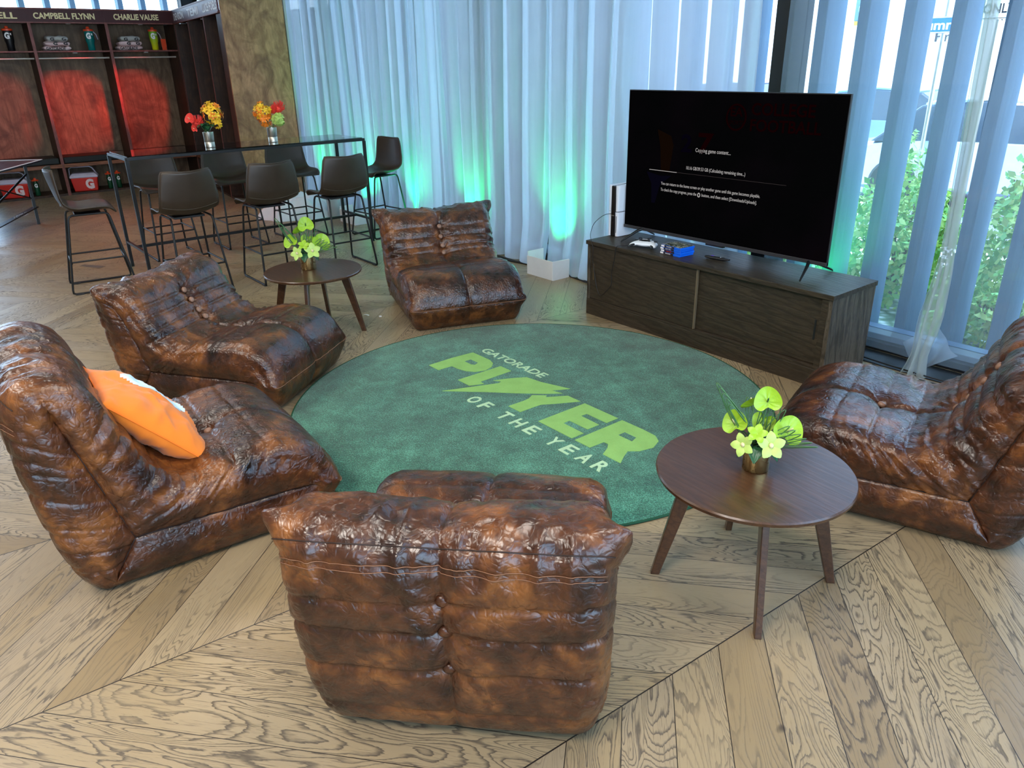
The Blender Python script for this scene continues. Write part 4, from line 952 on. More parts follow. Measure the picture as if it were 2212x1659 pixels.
for i, (px, py, a, w) in enumerate([(-4.97, 2.535, .5, .05), (-4.87, 2.60, -.4, .03)]):
    o = MB().grid(lambda u, v: (w * (u - .5), .018 * (v - .5), .002 + .006 * math.sin(u * 3)), 6, 3).build('paper_scrap', WHITEC, solid=.0006); o.location = (px, py, 0); o.rotation_euler = (0, 0, a)
    tag(o, ('longer torn white paper scrap on the floor beside the far side table', 'smaller torn white paper scrap on the floor beside the far side table')[i], 'paper scrap', 'paper scraps on the floor')
o = MB().box(-.13, .13, -.035, .035, 0, .0015).build('floor_hatch', plain('brown_hatch', (.10, .085, .07), .5)); o.location = (-8.15, 1.30, 0); o.rotation_euler = (0, 0, .55); tag(o, 'flat brown floor outlet plate in front of the left end bar stool', 'floor plate')

# ------------------------------------------------------------------ bar stools
def bar_stool(label, x, y, rz):
    """faces local +Y, back at -Y"""
    root = thing('bar_stool', label, 'bar stool', (x, y, 0), rz, 'dark faux leather bar stools around the glass table')
    pr = [(.205, .655), (.17, .672), (.06, .664), (-.06, .660), (-.125, .675), (-.17, .715), (-.195, .775), (-.212, .85), (-.228, .93), (-.240, 1.005)]
    pr = np.array(pr)
    def fn(a, b):
        t = a * (len(pr) - 1); i = min(int(t), len(pr) - 2); f = t - i; p = pr[i] * (1 - f) + pr[i + 1] * f; u = 2 * b - 1
        back = max(0, (a - .5) / .5); wid = .208 + .020 * math.sin(PI * a) - .020 * back ** 2
        cr = (1 - (abs(2 * a - 1)) ** 22) ; wid *= .95 + .05 * cr
        y = p[0] + (.055 * back + .0) * u * u; z = p[1] + (.030 * (1 - back) + .012) * u * u * (.2 + .8 * min(1, a * 5)) - .010 * (back ** 3) * u ** 6 + .006 * back ** 4 * u * u - .010 * max(0, 1 - a * 7) * u * u
        return (wid * u, y, z)
    seat = MB().grid(fn, 34, 19).build('seat_shell', STOOLM, root, smooth=180)
    md = seat.modifiers.new('s', 'SOLIDIFY'); md.thickness = .020; md.offset = 0; md = seat.modifiers.new('b', 'SUBSURF'); md.levels = 1; md.render_levels = 1
    ed = [fn(a, 0) for a in np.linspace(0, 1, 24)] + [fn(1, b) for b in np.linspace(0, 1, 10)[1:]] + [fn(a, 1) for a in np.linspace(1, 0, 24)[1:]] + [fn(0, b) for b in np.linspace(1, 0, 10)[1:-1]]
    MB().tube(ed, .0075, 6, closed=True).build('edge_piping', STOOLM, root, smooth=180)
    MB().tube([(p[0] * 1.0, p[1] - .0125, p[2] - .004) for p in (fn(.56, b) for b in np.linspace(.03, .97, 16))], .0022, 5).build('back_seam', plain('lighter_seam', (.07, .055, .04), .5), root)
    MB().box(-.12, .12, -.10, .10, .634, .650).build('seat_bracket', BLACK, root, bevel=.003)
    for s in (-1, 1):
        w0, w1 = .155, .205
        MB().tube([(s * w0, -.12, .645), (s * w0, .12, .645), (s * (w0 + .004), .145, .635), (s * (w0 + .008), .155, .61), (s * w1, .245, .045), (s * (w1 + .002), .245, .018), (s * (w1 + .002), .225, .010), (s * (w1 + .002), -.225, .010),
                   (s * (w1 + .002), -.245, .018), (s * w1, -.245, .045), (s * (w0 + .008), -.155, .61), (s * (w0 + .004), -.145, .635)], .0088, 8, closed=True).build('leg_frame', BLACK, root, smooth=180)
        for yy in (-.20, .20): MB().box(s * w1 - .011, s * w1 + .013, yy - .03, yy + .03, 0, .012).build('foot_pad', BLACKP, root)
        f = .245 - .09 * (.26 / .565); ww = w1 - .043 * (.26 / .565)
        MB().bar((s * ww, -f, .27), (s * ww, f, .27), .0075).build('side_stretcher', BLACK, root, smooth=60)
    for yy, zz in ((.245 - .09 * .25 / .565, .26), (-(.245 - .09 * .25 / .565), .26), ):
        MB().bar((-.188, yy, zz), (.188, yy, zz), .0078).build('footrest', BLACK, root, smooth=60)
    return root
BS = [('bar stool with its back to the camera, nearest the left end of the glass table', -6.52, 1.80, PI / 2), ('middle bar stool of the three with backs to the camera', -6.52, 2.49, PI / 2), ('bar stool with its back to the camera, nearest the curtains', -6.50, 3.15, PI / 2),
      ('far side bar stool seen through the glass table, nearest the lockers', -8.10, 2.05, -PI / 2), ('middle bar stool of the far side row, behind the glass table', -8.12, 2.76, -PI / 2), ('far side bar stool nearest the plywood end panel', -8.12, 3.44, -PI / 2),
      ('bar stool at the left end of the glass table, seen from the side', -7.30, 1.22, -.12), ('bar stool at the right end of the glass table, in front of the curtains', -7.50, 4.12, PI + .12)]
for i, (l, x, y, r) in enumerate(BS):
    if i == 0: st0 = bar_stool(l, x, y, r + PI * 0)
    else:
        o = copy_tree(st0); o.location = (x, y, 0); o.rotation_euler = (0, 0, r); o['label'] = l
# ------------------------------------------------------------------ glass bar table
bt = thing('bar_table', 'tall black framed bar table with smoked glass top', 'table', (-7.555, 2.73, 0))
bx0, bx1, by0, by1, bh = -.315, .315, -1.13, 1.13, 1.05
MB().box(bx0 + .012, bx1 - .012, by0 + .012, by1 - .012, bh + .001, bh + .010).build('glass_top', GLASST, bt)
m = MB()
for a, b in (((bx0, by0), (bx1, by0)), ((bx1, by0), (bx1, by1)), ((bx1, by1), (bx0, by1)), ((bx0, by1), (bx0, by0))): m.sqbar((*a, bh - .010), (*b, bh - .010), .024, .024)
m.build('top_frame', BLACK, bt, bevel=.002)
for a in (bx0, bx1):
    for b in (by0, by1): MB().box(a - .0135, a + .0135, b - .0135, b + .0135, 0, bh - .022).build('leg', BLACK, bt, bevel=.002)
for b in (by0, by1): MB().sqbar((bx0, b, .24), (bx1, b, .24), .022).build('end_rail', BLACK, bt)
MB().sqbar((0, by0, .24), (0, by1, .24), .024).build('foot_rail', BLACK, bt)

# ------------------------------------------------------------------ table tennis table at the left edge
tt_ = thing('table_tennis_table', 'dark table tennis table cut off by the left edge of the photo', 'table tennis table', (-11.08, 1.50, 0))
e1 = Vector((-.56, -.83, 0)); e2 = Vector((.86, -.51, 0))
def q4(o, a, b, z): return [o, o + e1 * a, o + e1 * a + e2 * b, o + e2 * b]
V_ = [p + Vector((0, 0, z)) for z in (.725, .745) for p in q4(Vector((0, 0, 0)), 1.37, 1.5, 0)]
MB().add(V_, [(0, 1, 2, 3), (4, 5, 6, 7), (0, 1, 5, 4), (1, 2, 6, 5), (2, 3, 7, 6), (3, 0, 4, 7)]).build('tabletop', plain('dark_slate_top', (.035, .035, .05), .3), tt_, bevel=.002)
m = MB()
for p, q in ((Vector((0, 0, .748)), e2 * 1.5 + Vector((0, 0, .748))), (Vector((0, 0, .748)), e1 * 1.37 + Vector((0, 0, .748)))): m.sqbar(p, q, .006, .018)
m.build('edge_line', WHITET, tt_)
l0 = e1 * .16 + e2 * .12; l1 = e1 * .16 + e2 * 1.3
for l in (l0, l1): MB().sqbar(l + Vector((0, 0, .72)), l + Vector((.06, -.02, 0)), .032).build('leg', BLACK, tt_)
MB().sqbar(l0 + Vector((0, 0, .20)), l1 + Vector((0, 0, .14)), .012, .07).build('lower_bar', BLACK, tt_)
MB().bar(l0 + Vector((0, 0, .60)), l1 + Vector((0, 0, .30)), .012).bar(l0 + Vector((0, 0, .30)), l0 + e2 * .75 + Vector((0, 0, .52)), .008).build('brace', BLACK, tt_)
bp = l0 * .52 + l1 * .48
text('lettering', 'KETTLER', WHITET, tt_, tuple(l0 + e2 * .62 + Vector((.0, -.0, .158)) + Vector((.008, .012, 0))), tuple(e2 * -.0 + (l0 - l1).normalized() * .36), (0, 0, .035), .001)

# ------------------------------------------------------------------ locker bays
LX, LD = -13.3, .52
def locker(label, y0, y1, nm, texts, cap0=False, mtx=None, wing=False):
    """front plane at local x=0, depth towards -x, width along y"""
    root = thing('locker_bay', label, 'locker', (0, 0, 0), 0, 'open wooden locker bays')
    if mtx is not None: root.matrix_world = mtx
    t = .022; w = y1 - y0
    MB().box(-LD, 0, y0 - t / 2, y0 + t / 2, .0, 2.37).build('divider_panel', LOCKD, root)
    if wing and y1 > 2.5: MB().box(-.02, -.002, y1 - .24, y1, .03, 2.356).build('front_stile', LOCKD, root)
    MB().box(0, .004, y0 - .021, y0 + .021, 0, 2.37).build('divider_trim', EDGEM, root, bevel=.001)
    if cap0: MB().box(-LD, 0, y1 - t / 2, y1 + t / 2, .0, 2.37).build('divider_panel', LOCKD, root)
    y1c = y1 if cap0 else y1 - .0105; y0c = y0 + t / 2 + .0005
    MB().box(-LD - .012, -LD, y0 - .01, y1c, 0, 2.5).build('back_panel', LOCKD if wing else LOCKB, root)
    MB().box(-LD, .0, y0 - .01, y1c, 2.372, 2.39).build('top_panel', LOCKD, root)
    if not wing:
        sh = MB().box(-LD, -.02, y0 + t / 2, y1 - t / 2, 1.985, 2.0).build('shelf', LOCKD, root)
        MB().box(-.02, -.012, y0 + t / 2, y1 - t / 2, 1.983, 2.002).build('shelf_edge', EDGEM, sh)
        MB().bar((-.16, y0 + t / 2, 1.905), (-.16, y1 - t / 2, 1.905), .012, 10).build('hanging_rod', plain('pale_rod', (.70, .66, .60), .3, .4), root, smooth=60)
    MB().box(-LD, .02, y0 + t / 2, y1 - t / 2, .405, .455).build('bench', BENCHW, root, bevel=.003)
    MB().box(-LD + .02, -.01, y0 + .03, y1 - .03, .457, .55).build('bench_cushion', plain('black_vinyl', (.009, .011, .011), .5, bump=.3), root, bevel=.015)
    MB().box(-LD, .0, y0c, y1 - t, .0, .03).build('base_panel', LOCKD, root)
    for z, xx in ((2.366, -.10), (1.98, -.08))[:1 if wing else 2]:
        MB().lathe([(.001, 0), (.030, 0), (.034, -.006), (.030, -.012), (.001, -.013)], 18, (xx, (y0 + y1) / 2 + .02, z)).build('puck_light', WHITE, root, smooth=60)
    hb = MB().box(.0, .02, y0 - .01, y1c, 2.372, 2.535).build('name_board', HEADM2 if wing else HEADM, root, bevel=.001)
    MB().box(-.02, .026, y0 - .01, y1c, 2.535, 2.552).box(-.02, .026, y0 - .01, y1c, 2.358, 2.374).build('board_edge', EDGEM, hb)
    for s, a, b, z0, z1 in texts:
        text('board_lettering', s, WHITET if wing else CREAM, hb, (.0205, a, z0), (0, b - a, 0), (0, 0, z1 - z0), .002, bold=.03)
    return root
LM = Matrix.Translation((LX, 0, 0))
locker('open wooden locker bay with name board ending SELL at the left edge', 1.065, 2.058, 's', [('RUSSELL', 1.33, 1.935, 2.408, 2.49)], mtx=LM)
locker('open wooden locker bay with name board CAMPBELL FLYNN', 2.058, 3.05, 'c', [('CAMPBELL FLYNN', 2.135, 2.915, 2.412, 2.492)], mtx=LM)
locker('open wooden locker bay with name board CHARLIE VAUSE in the corner', 3.05, 4.02, 'v', [('CHARLIE VAUSE', 3.17, 3.80, 2.412, 2.492)], cap0=True, mtx=LM)
# wing of three narrower bays, turned towards the room
wa = Vector((-13.28, 4.02, 0)); wb = Vector((-10.22, 3.665, 0)); wd = (wb - wa).normalized(); wn_ = Vector((wd.y, -wd.x, 0))
WM = Matrix(((wn_.x, wd.x, 0, wa.x), (wn_.y, wd.y, 0, wa.y), (0, 0, 1, 0), (0, 0, 0, 1)))
WL = (wb - wa).length
for i, (s, lb) in enumerate([('DENSON', 'narrow locker bay of the side wing, in the corner under the dimmest name board'), ('TEMI', 'middle locker bay of the side wing with short white name'), ('LUCE FOELS', 'locker bay of the side wing next to the plywood end panel')]):
    a, b = WL * i / 3, WL * (i + 1) / 3 - (.045 if i == 2 else 0)
    lb_ = locker(lb, a, b, s, [(s, a + .14, b - (.14 if i != 2 else .03), 2.40, 2.50)], mtx=WM, wing=True)
# plywood end panel closing the wing
ep = thing('plywood_end_panel', 'tall light stained plywood panel closing the locker wing', 'panel', (-10.19, 3.655, 0), 0)
MB().box(-.03, .0, 0, .80, .78, 2.95).build('upper_sheet', PLY, ep, bevel=.002)
MB().box(-.03, -.002, 0, .80, 0, .776).build('lower_sheet', PLY, ep, bevel=.002)
o_ = MB().box(-10.21, -10.18, 4.465, 4.495, 0, 3.3).build('white_post', WALLM, bevel=.004); tag(o_, 'slim white post between the plywood panel and the first curtain', 'post')

# things in the lockers
def squeeze_bottle(label, x, y, z, body, s=1.0, tall=False, group=None, strap=False, lettering=True):
    r = thing('squeeze_bottle', label, 'bottle', (x, y, z), -.15, group)
    if tall:  # ribbed sports bottle
        MB().lathe([(.030, 0), (.036, .008), (.037, .10), (.033, .13), (.036, .15), (.035, .175), (.018, .205), (.018, .215), (.001, .215)], 24).build('bottle_body', body, r, smooth=60)
        cap = MB().lathe([(.001, .214), (.046, .214), (.047, .228), (.020, .234), (.014, .252), (.009, .256), (.001, .256)], 24).build('cap', REDO, r, smooth=40)
        if lettering: text('letter_g', 'G', WHITET, r, (.0375, -.020, .120), (0, .040, 0), (0, 0, .055), .001, bold=.04)
    else:
        MB().lathe([(.040, 0), (.046, .008), (.050, .10), (.060, .13), (.062, .24), (.058, .262), (.001, .262)], 28).build('bottle_body', body, r, smooth=60)
        cap = MB().lathe([(.001, .262), (.066, .262), (.068, .285), (.060, .290), (.026, .294), (.022, .318), (.012, .325), (.001, .325)], 28).build('cap', REDO, r, smooth=40)
        text('letter_g', 'G', WHITET, r, (.0630, -.045, .155), (0, .060, 0), (0, 0, .085), .001, bold=.05)
        text('letter_x', 'x', WHITET, r, (.0615, .020, .205), (0, .026, 0), (0, 0, .026), .001, bold=.03)
        if strap: MB().tube([(.02, .060, .255), (.02, .090, .22), (.02, .105, .15)], .006, 6).build('carry_strap', LIDW, r, smooth=180)
    return r
sx_ = LX - .17
squeeze_bottle('black squeeze bottle with orange cap on the left locker shelf', sx_, 1.80, 2.0035, plain('black_bottle', (.010, .010, .012), .3), group='squeeze bottles on the locker shelves')
squeeze_bottle('teal squeeze bottle with orange cap on the CAMPBELL FLYNN locker shelf', sx_, 2.83, 2.0035, TEALB, strap=True, group='squeeze bottles on the locker shelves')
def lime_mat():
    t = NT('lime_gradient_bottle'); sp = t.n('SeparateXYZ', {0: t.coord()}); c = t.ramp(t.math('MULTIPLY_ADD', sp.outputs[2], 3.8, t.math('MULTIPLY', t.noise(t.coord(), 9), .08)), [(.15, (.72, .66, .01)), (.9, (.20, .50, .03))]); return t.done(t.bsdf(c, .3))
squeeze_bottle('lime and yellow squeeze bottle with orange cap on the CHARLIE VAUSE locker shelf', sx_, 3.73, 2.0035, lime_mat(), strap=True, group='squeeze bottles on the locker shelves')
o = MB().box(-.012, .012, -.035, .035, 0, .11).build('red_tag', REDO, bevel=.003); o.location = (LX - .12, 3.85, 2.05); tag(o, 'small red hang tag beside the lime squeeze bottle', 'tag')
MB_ = MB().box(-.012, .012, -.03, .03, -.05, .0)
MB_.build('tag_base', REDO, o)
def towels(y, cat_, lbl):
    for k, (mt, dz, h, wd_, sn) in enumerate(((TOWELP, 0, .062, .36, 'lower'), (TOWELP if y > 3 else TOWELG, .062, .060, .33, 'middle'), (TOWELG, .122, .075, .28, 'upper'))):
        if y < 3 and k == 1: mt = TOWELP
        def fn(a, b, k=k, h=h, wd_=wd_):
            t = 2 * PI * b; yy = (a - .5) * wd_; e = (1 - abs(2 * a - 1) ** 8) ** .4
            n = float(vnoise(np.array(yy * 22), np.array(t * 1.3 + k * 5), 31 + k + int(y))) * .010
            return ((.13 + n) * math.copysign(abs(math.cos(t)) ** .6, math.cos(t)) * (.7 + .3 * e), yy * (1 + .02 * math.sin(t)), h / 2 + (h / 2 + n) * math.copysign(abs(math.sin(t)) ** .8, math.sin(t)) * e)
        m = MB().grid(fn, 30, 20, cv=True); m.f += [tuple(range(20)), tuple(range(580, 600))]
        o = m.build('folded_towel', mt, smooth=180); o.location = (sx_ + .02, y + .01 * k, 2.004 + dz * .98)
        tag(o, '%s folded towel of the stack on the %s locker shelf' % (('pink white', 'crumpled middle', 'grey white')[k] + ' ' + ('lowest', '', 'topmost')[k], lbl), 'towel', 'folded towels on the locker shelves')
        o['label'] = ('lowest pink white' if k == 0 else 'middle' if k == 1 else 'topmost grey white') + ' folded towel on the %s locker shelf' % lbl
        if k == 0: text('lettering', 'GATORADE', BLACKT, o, (.135, -.155, .008), (0, .25, 0), (0, 0, .042), .003, bold=.03)
        else:
            for dy in ((-.10, .05) if k == 2 else (-.06, .07)): text('lettering', 'G', BLACKT, o, (.128, dy, .012), (0, .055, 0), (0, 0, .040), .006, bold=.05)
towels(2.36, 't', 'CAMPBELL FLYNN'); towels(3.34, 't', 'CHARLIE VAUSE')
def cooler(label, y, rz):
    r = thing('drink_cooler', label, 'cooler', (LX - .15, y, .0315), rz, 'small red coolers under the locker benches')
    w, d, h = .185, .12, .20
    m = MB(); P = []
    for z, k in ((0, .86), (h, 1.0)): P += [(-d * k, -w * k, z), (d * k, -w * k, z), (d * k, w * k, z), (-d * k, w * k, z)]
    m.add(P, [(0, 1, 2, 3), (4, 5, 6, 7), (0, 1, 5, 4), (1, 2, 6, 5), (2, 3, 7, 6), (3, 0, 4, 7)]).build('cooler_body', RED, r, bevel=.012)
    P = []
    for z, k in ((h, 1.04), (h + .03, 1.04), (h + .065, .80)): P += [(-d * k, -w * k, z), (d * k, -w * k, z), (d * k, w * k, z), (-d * k, w * k, z)]
    MB().add(P, [(0, 1, 2, 3), (8, 9, 10, 11)] + [(a + o, (a + 1) % 4 + o, (a + 1) % 4 + 4 + o, a + 4 + o) for o in (0, 4) for a in range(4)]).build('lid', LIDW, r, bevel=.006)
    MB().tube([(0, -w * 1.06, h + .01), (0, -w * 1.0, h + .13), (0, -w * .8, h + .15), (0, w * .5, h + .15), (0, w * .7, h + .13), (0, w * 1.06, h + .01)], .009, 8).build('carry_handle', LIDW, r, smooth=180)
    text('letter_g', 'G', plain('pink_white_letter', (.85, .66, .66), .5), r, (d * .90, .005, .03), (0, .115, 0), (.010, 0, .15), .002, bold=.06)
cooler('red cooler with white lid under the CAMPBELL FLYNN locker bench', 2.33, -.25)
cooler('red cooler with white lid behind the table tennis table', 1.40, -.3)
for l, y in (('green sports bottle left of the pair under the CAMPBELL FLYNN locker bench', 2.66), ('green sports bottle right of the pair under the CAMPBELL FLYNN locker bench', 2.79), ('green sports bottle between the table tennis table and the left end bar stool', 1.66), ('green sports bottle on its side of the CHARLIE VAUSE locker floor, left', 3.3)):
    squeeze_bottle(l if y < 3 else 'green sports bottle on the floor of the CHARLIE VAUSE locker', LX - .10, y, .0315, GREENB, tall=True, group='green sports bottles under the locker benches')
o = MB().box(-.10, .10, -.10, .10, 0, .10).build('red_carton', RED, bevel=.01); o.location = (LX - .13, 3.62, .0315); tag(o, 'low red container on the floor of the CHARLIE VAUSE locker, seen under the far stool', 'container')

# ------------------------------------------------------------------ outside
ASPH = plain('asphalt', (.16, .17, .19), .9, var=.15); CONC = plain('pale_concrete', (.52, .50, .47), .9, var=.1)
struct('ground_road', MB().box(-60, 40, 9.2, 60, -.45, -.35), ASPH)
struct('ground_left', MB().box(-80, XL - .3, -40, 9.2, -.45, -.35), CONC)
struct('ground_sidewalk', MB().box(-60, 40, 7.6, 9.2, -.45, -.28), CONC)
def gravel():
    t = NT('pale_gravel_soil'); v = t.coord(); n = t.n('TexVoronoi', {'Vector': v, 'Scale': 14}).outputs['Distance']
    return t.done(t.bsdf(t.ramp(n, [(.1, (.75, .74, .66)), (.5, (.25, .33, .2)), (.8, (.08, .14, .06))]), .9))
struct('ground_bed', MB().box(XL, 5, 4.92, 7.6, -.45, -.12), gravel())
struct('wall_street', MB().box(-45, 6, 24, 24.4, -.4, 7.5), plain('sunlit_white_wall', (.82, .80, .76), .9, var=.04))
for k in range(7):
    o = MB().box(-10.2, -8.2, 10.4 + k * 1.0, 10.9 + k * 1.0, -.348, -.343).build('crosswalk_stripe', plain('road_paint', (.85, .85, .85), .8) if k == 0 else bpy.data.materials['road_paint'])
    o.data.transform(Matrix.Translation((3.3 - .35 * k, 0, 0))); tag(o, '%s white crosswalk stripe on the road, counted outward from the right window' % ('nearest', 'second', 'third', 'fourth', 'fifth', 'sixth', 'farthest')[k], 'road marking', 'crosswalk stripes')
LEAFS = [plain('sunlit_hedge_leaf', (.28, .58, .12), .6, var=.5, scale=5), plain('yellow_green_leaf', (.58, .72, .18), .6, var=.4, scale=5)]
def shrub(label, x, y, rx, ry, h, seed, n=2600):
    rg = np.random.default_rng(seed); r = thing('hedge_shrub', label, 'shrub', (x, y, -.12), 0, 'green shrubs outside the right window')
    m = MB()
    for k in range(7):
        a = rg.uniform(0, 6.28); m.tube([(0, 0, 0), (rx * .3 * math.cos(a), ry * .3 * math.sin(a), h * .4), (rx * .6 * math.cos(a), ry * .6 * math.sin(a), h * .8)], [.02, .014, .006], 5)
    m.build('stem', plain('brown_stem', (.12, .09, .05), .8) if 'brown_stem' not in bpy.data.materials else bpy.data.materials['brown_stem'], r)
    for q in range(2):
        d = rg.normal(size=(n, 3)); d /= np.linalg.norm(d, axis=1)[:, None]; d[:, 2] = np.abs(d[:, 2]) * 1.0
        rad = rg.uniform(.55, 1, n)[:, None] ** .5 * (1 + .18 * np.sin(d[:, :1] * 7 + seed) + .15 * np.cos(d[:, 1:2] * 9))
        P = d * rad * np.array([rx, ry, h * .95]) + np.array([0, 0, .03])
        a = rg.normal(size=(n, 3)); a /= np.linalg.norm(a, axis=1)[:, None]; b = np.cross(a, d + .3 * rg.normal(size=(n, 3))); b /= np.linalg.norm(b, axis=1)[:, None]
        s = rg.uniform(.022, .042, (n, 1)); V = np.stack([P - a * s, P - b * s * .55, P + a * s, P + b * s * .55], 1).reshape(-1, 3)
        npmesh('foliage', V, np.arange(4 * n).reshape(-1, 4), LEAFS[q], r, smooth=False)
    return r
shrub('low bright green shrub outside the window, just right of the television', -3.95, 6.2, .55, .6, .72, 1)
shrub('bright green shrub outside between the television and the gathered curtain', -2.85, 6.35, .48, .7, 1.02, 2)
shrub('tall green shrub outside, behind the gathered curtain hem', -1.85, 6.45, .46, .65, 1.3, 3)
shrub('tallest green shrub outside at the right edge', -.72, 6.5, .60, .7, 1.6, 4)
shrub('low green shrub close to the glass below the tall shrub', -1.6, 5.5, .6, .16, .40, 6, 1200)

def car(label, x, y, rz, color, seed):
    r = thing('parked_car', label, 'car', (x, y, -.342), rz, 'cars on the street outside')
    prof = [(-2.15, .30), (-2.2, .55), (-2.1, .82), (-1.55, .93), (-.95, .97), (.0, .97), (1.1, .95), (1.75, .90), (2.1, .78), (2.2, .52), (2.15, .30)]
    def body(a, b):
        t = b * 2 - 1; i = a * (len(prof) - 1); k = min(int(i), len(prof) - 2); f = i - k
        px = prof[k][0] * (1 - f) + prof[k + 1][0] * f; pz = prof[k][1] * (1 - f) + prof[k + 1][1] * f
        w = .88 * (1 - .06 * abs(px / 2.2) ** 3); return (px, w * t, pz - .05 * abs(t) ** 4)
    m = MB().grid(body, 30, 9)
    for s in (0, 1):
        top = [body(a, s) for a in np.linspace(0, 1, 30)]; m.add(top + [(p[0], p[1] * 1.01, .28) for p in top], [(i, i + 1, i + 31, i + 30) for i in range(29)])
    m.add([(-2.15, -.8, .28), (2.15, -.8, .28), (2.15, .8, .28), (-2.15, .8, .28)], [(0, 1, 2, 3)])
    m.build('car_body', color, r, smooth=40)
    gl = [(-1.75, .90), (-1.15, 1.40), (-.35, 1.47), (.45, 1.42), (1.25, .93)]
    gm = plain('car_glass', (.03, .05, .07), .1) if 'car_glass' not in bpy.data.materials else bpy.data.materials['car_glass']
    P = [(px, s * (.80 - .24 * max(0, pz - .92)), pz) for s in (-1, 1) for px, pz in gl]; n = len(gl)
    MB().add(P, [tuple(range(n)), tuple(range(n, 2 * n))] + [(i, i + 1, i + 1 + n, i + n) for i in range(n - 1)]).build('windows', gm, r, bevel=.03)
    MB().add([(px * .95 - .02, s * .66, pz + .015) for s in (-1, 1) for px, pz in gl[1:4]], [(0, 1, 4, 3), (1, 2, 5, 4)]).build('roof', color, r, solid=.03)
    for sx in (-1.35, 1.35):
        for sy in (-.80, .80):
            wh = MB().lathe([(.001, -.11), (.30, -.11), (.335, -.07), (.335, .07), (.30, .11), (.001, .11)], 24).build('wheel', BLACKP, r, smooth=40, m=Matrix.Translation((sx, sy, .335)) @ Matrix.Rotation(PI / 2, 4, 'X'))
            MB().lathe([(.001, -.115), (.19, -.115), (.19, .115), (.001, .115)], 16).build('hubcap', SILVER, wh, m=Matrix.Translation((sx, sy, .335)) @ Matrix.Rotation(PI / 2, 4, 'X'))
    for sy in (-.6, .6):
        MB().ball((2.12, sy, .68), .12, 10, 6, (.5, 1.3, .7)).build('headlight', WHITE, r, smooth=180); MB().ball((-2.12, sy, .72), .1, 10, 6, (.5, 1.3, .8)).build('tail_light', RED, r, smooth=180)
CARB = plain('pale_blue_car_paint', (.16, .28, .42), .25, coat=.6); CARS = plain('silver_blue_car_paint', (.42, .52, .62), .25, coat=.6); CARD = plain('dark_slate_car_paint', (.06, .09, .14), .25, coat=.6)
car('pale blue car on the street outside, right of the television', -7.3, 15.6, .10, CARB, 1)
car('silver blue car in front of the pale blue car outside', -4.35, 12.7, .25, CARS, 2)
car('dark slate car outside behind the gathered curtain', -2.0, 17.2, .05, CARD, 3)
car('dark slate car outside behind the upper right corner of the television', -12.6, 18.0, .05, CARD, 4)
# street name sign, one way sign and traffic signal
ss_ = thing('street_sign', 'blue street name sign on a pole outside the right window', 'street sign', (-5.05, 11.4, -.35))
MB().bar((0, .02, 0), (0, .02, 2.75), .03, 10).build('pole', SILVER, ss_, smooth=60)
pl = MB().box(-.42, .42, -.012, .012, 2.33, 2.53).build('name_plate', plain('blue_sign', (.01, .13, .62), .4), ss_, bevel=.004)
text('lettering', 'Summit', WHITET, pl, (-.32, -.0125, 2.37), (.62, 0, 0), (0, 0, .12), .002, bold=.02)
MB().box(-.42, .42, -.014, -.0122, 2.335, 2.345).box(-.42, .42, -.014, -.0122, 2.515, 2.525).build('white_border', WHITET, pl)
ow = thing('arrow_sign', 'white sign with black arrow and letters on a pole outside at top right', 'street sign', (-3.87, 10.0, -.35))
MB().bar((0, .03, 0), (0, .03, 3.4), .028, 10).build('pole', SILVER, ow, smooth=60)
pl = MB().box(-.22, .22, -.01, .01, 2.42, 3.05).build('sign_plate', plain('white_sign', (.80, .85, .86), .5), ow, bevel=.004)
text('lettering', 'ONLY', BLACKT, pl, (-.16, -.0105, 2.48), (.32, 0, 0), (0, 0, .10), .002, bold=.02)
MB().add([(a, -.012, b) for a, b in ((.02, 2.70), (.02, 2.82), (-.06, 2.82), (-.06, 2.87), (-.17, 2.79), (-.06, 2.71), (-.06, 2.76), (-.03, 2.76), (-.03, 2.70))], [tuple(range(9))]).build('arrow', BLACKT, pl, solid=.002)
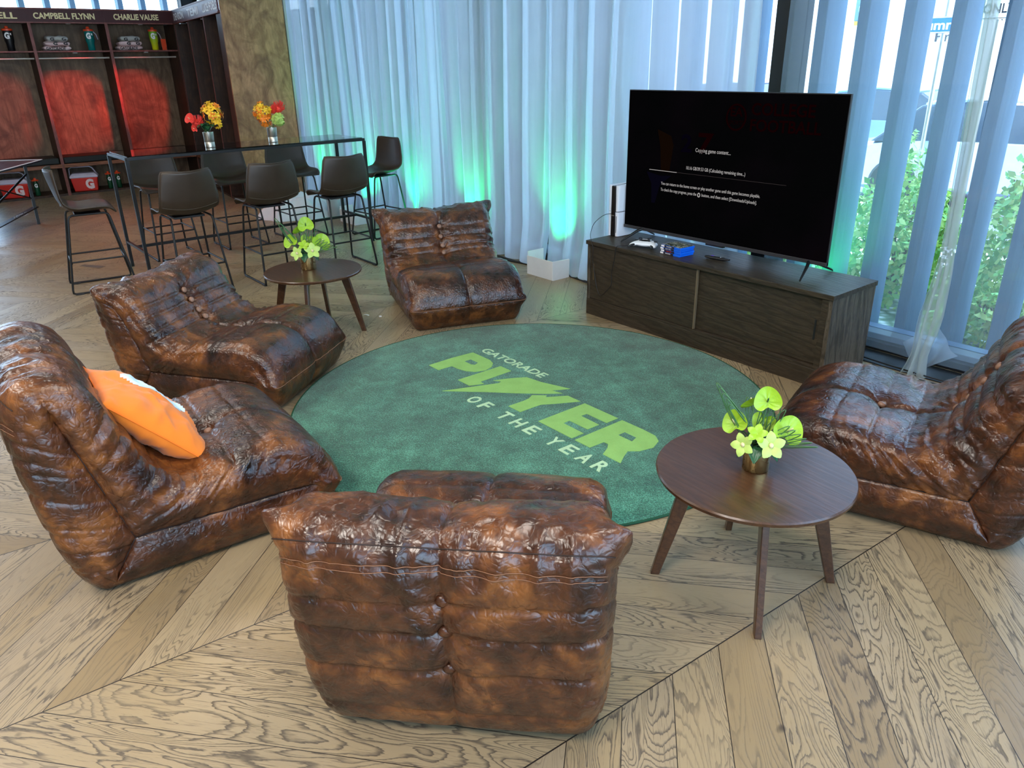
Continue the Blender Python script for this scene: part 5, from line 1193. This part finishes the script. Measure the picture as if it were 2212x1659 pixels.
MB().box(-.205, .205, -.0115, -.0102, 2.43, 2.437).box(-.205, -.198, -.0115, -.0102, 2.43, 3.04).box(.198, .205, -.0115, -.0102, 2.43, 3.04).build('black_border', BLACKT, pl)
ts = thing('traffic_signal', 'yellow framed traffic signal outside the top right window', 'traffic signal', (-6.9, 12.9, -.35))
MB().bar((0, .1, 0), (0, .1, 3.8), .05, 10).build('pole', SILVER, ts, smooth=60)
MB().box(-.24, .24, -.02, .02, 2.52, 3.6).build('backplate', plain('yellow_backplate', (.75, .45, .03), .5), ts, bevel=.004)
hs = MB().box(-.17, .17, -.16, -.02, 2.58, 3.55).build('signal_housing', plain('signal_teal', (.10, .22, .25), .5), ts, bevel=.01)
for k in range(3): MB().ball((0, -.17, 2.75 + .32 * k), .11, 14, 8, (1, .4, 1)).build('lens', plain('pale_teal_lens', (.3, .62, .66), .3) if k == 0 else bpy.data.materials['pale_teal_lens'], hs, smooth=180)
text('wall_lettering', 'Pr', BLACKT, None, (-10.8, 23.98, 2.02), (.42, 0, 0), (0, 0, .26), .02)
o = bpy.data.objects['wall_lettering']; tag(o, 'dark lettering on the white building across the street', 'lettering')
# dark tree behind the one way sign
tr = thing('street_tree', 'dark blue green tree behind the white arrow sign outside', 'tree', (-6.0, 19.0, -.35))
MB().tube([(0, 0, 0), (.1, 0, 1.5), (0, .1, 3)], [.2, .15, .1], 8).build('trunk', bpy.data.materials['brown_stem'], tr, smooth=180)
rg = np.random.default_rng(9); n = 3500; d = rg.normal(size=(n, 3)); d /= np.linalg.norm(d, axis=1)[:, None]
P = d * rg.uniform(.5, 1, (n, 1)) ** .4 * np.array([1.7, 1.5, 1.3]) + np.array([0, 0, 3.6]); a = rg.normal(size=(n, 3)); a /= np.linalg.norm(a, axis=1)[:, None]; b = np.cross(a, d); s = .12
npmesh('foliage', np.stack([P - a * s, P - b * s * .7, P + a * s, P + b * s * .7], 1).reshape(-1, 3), np.arange(4 * n).reshape(-1, 4), plain('dark_tree_leaf', (.04, .10, .08), .6), tr, smooth=False)
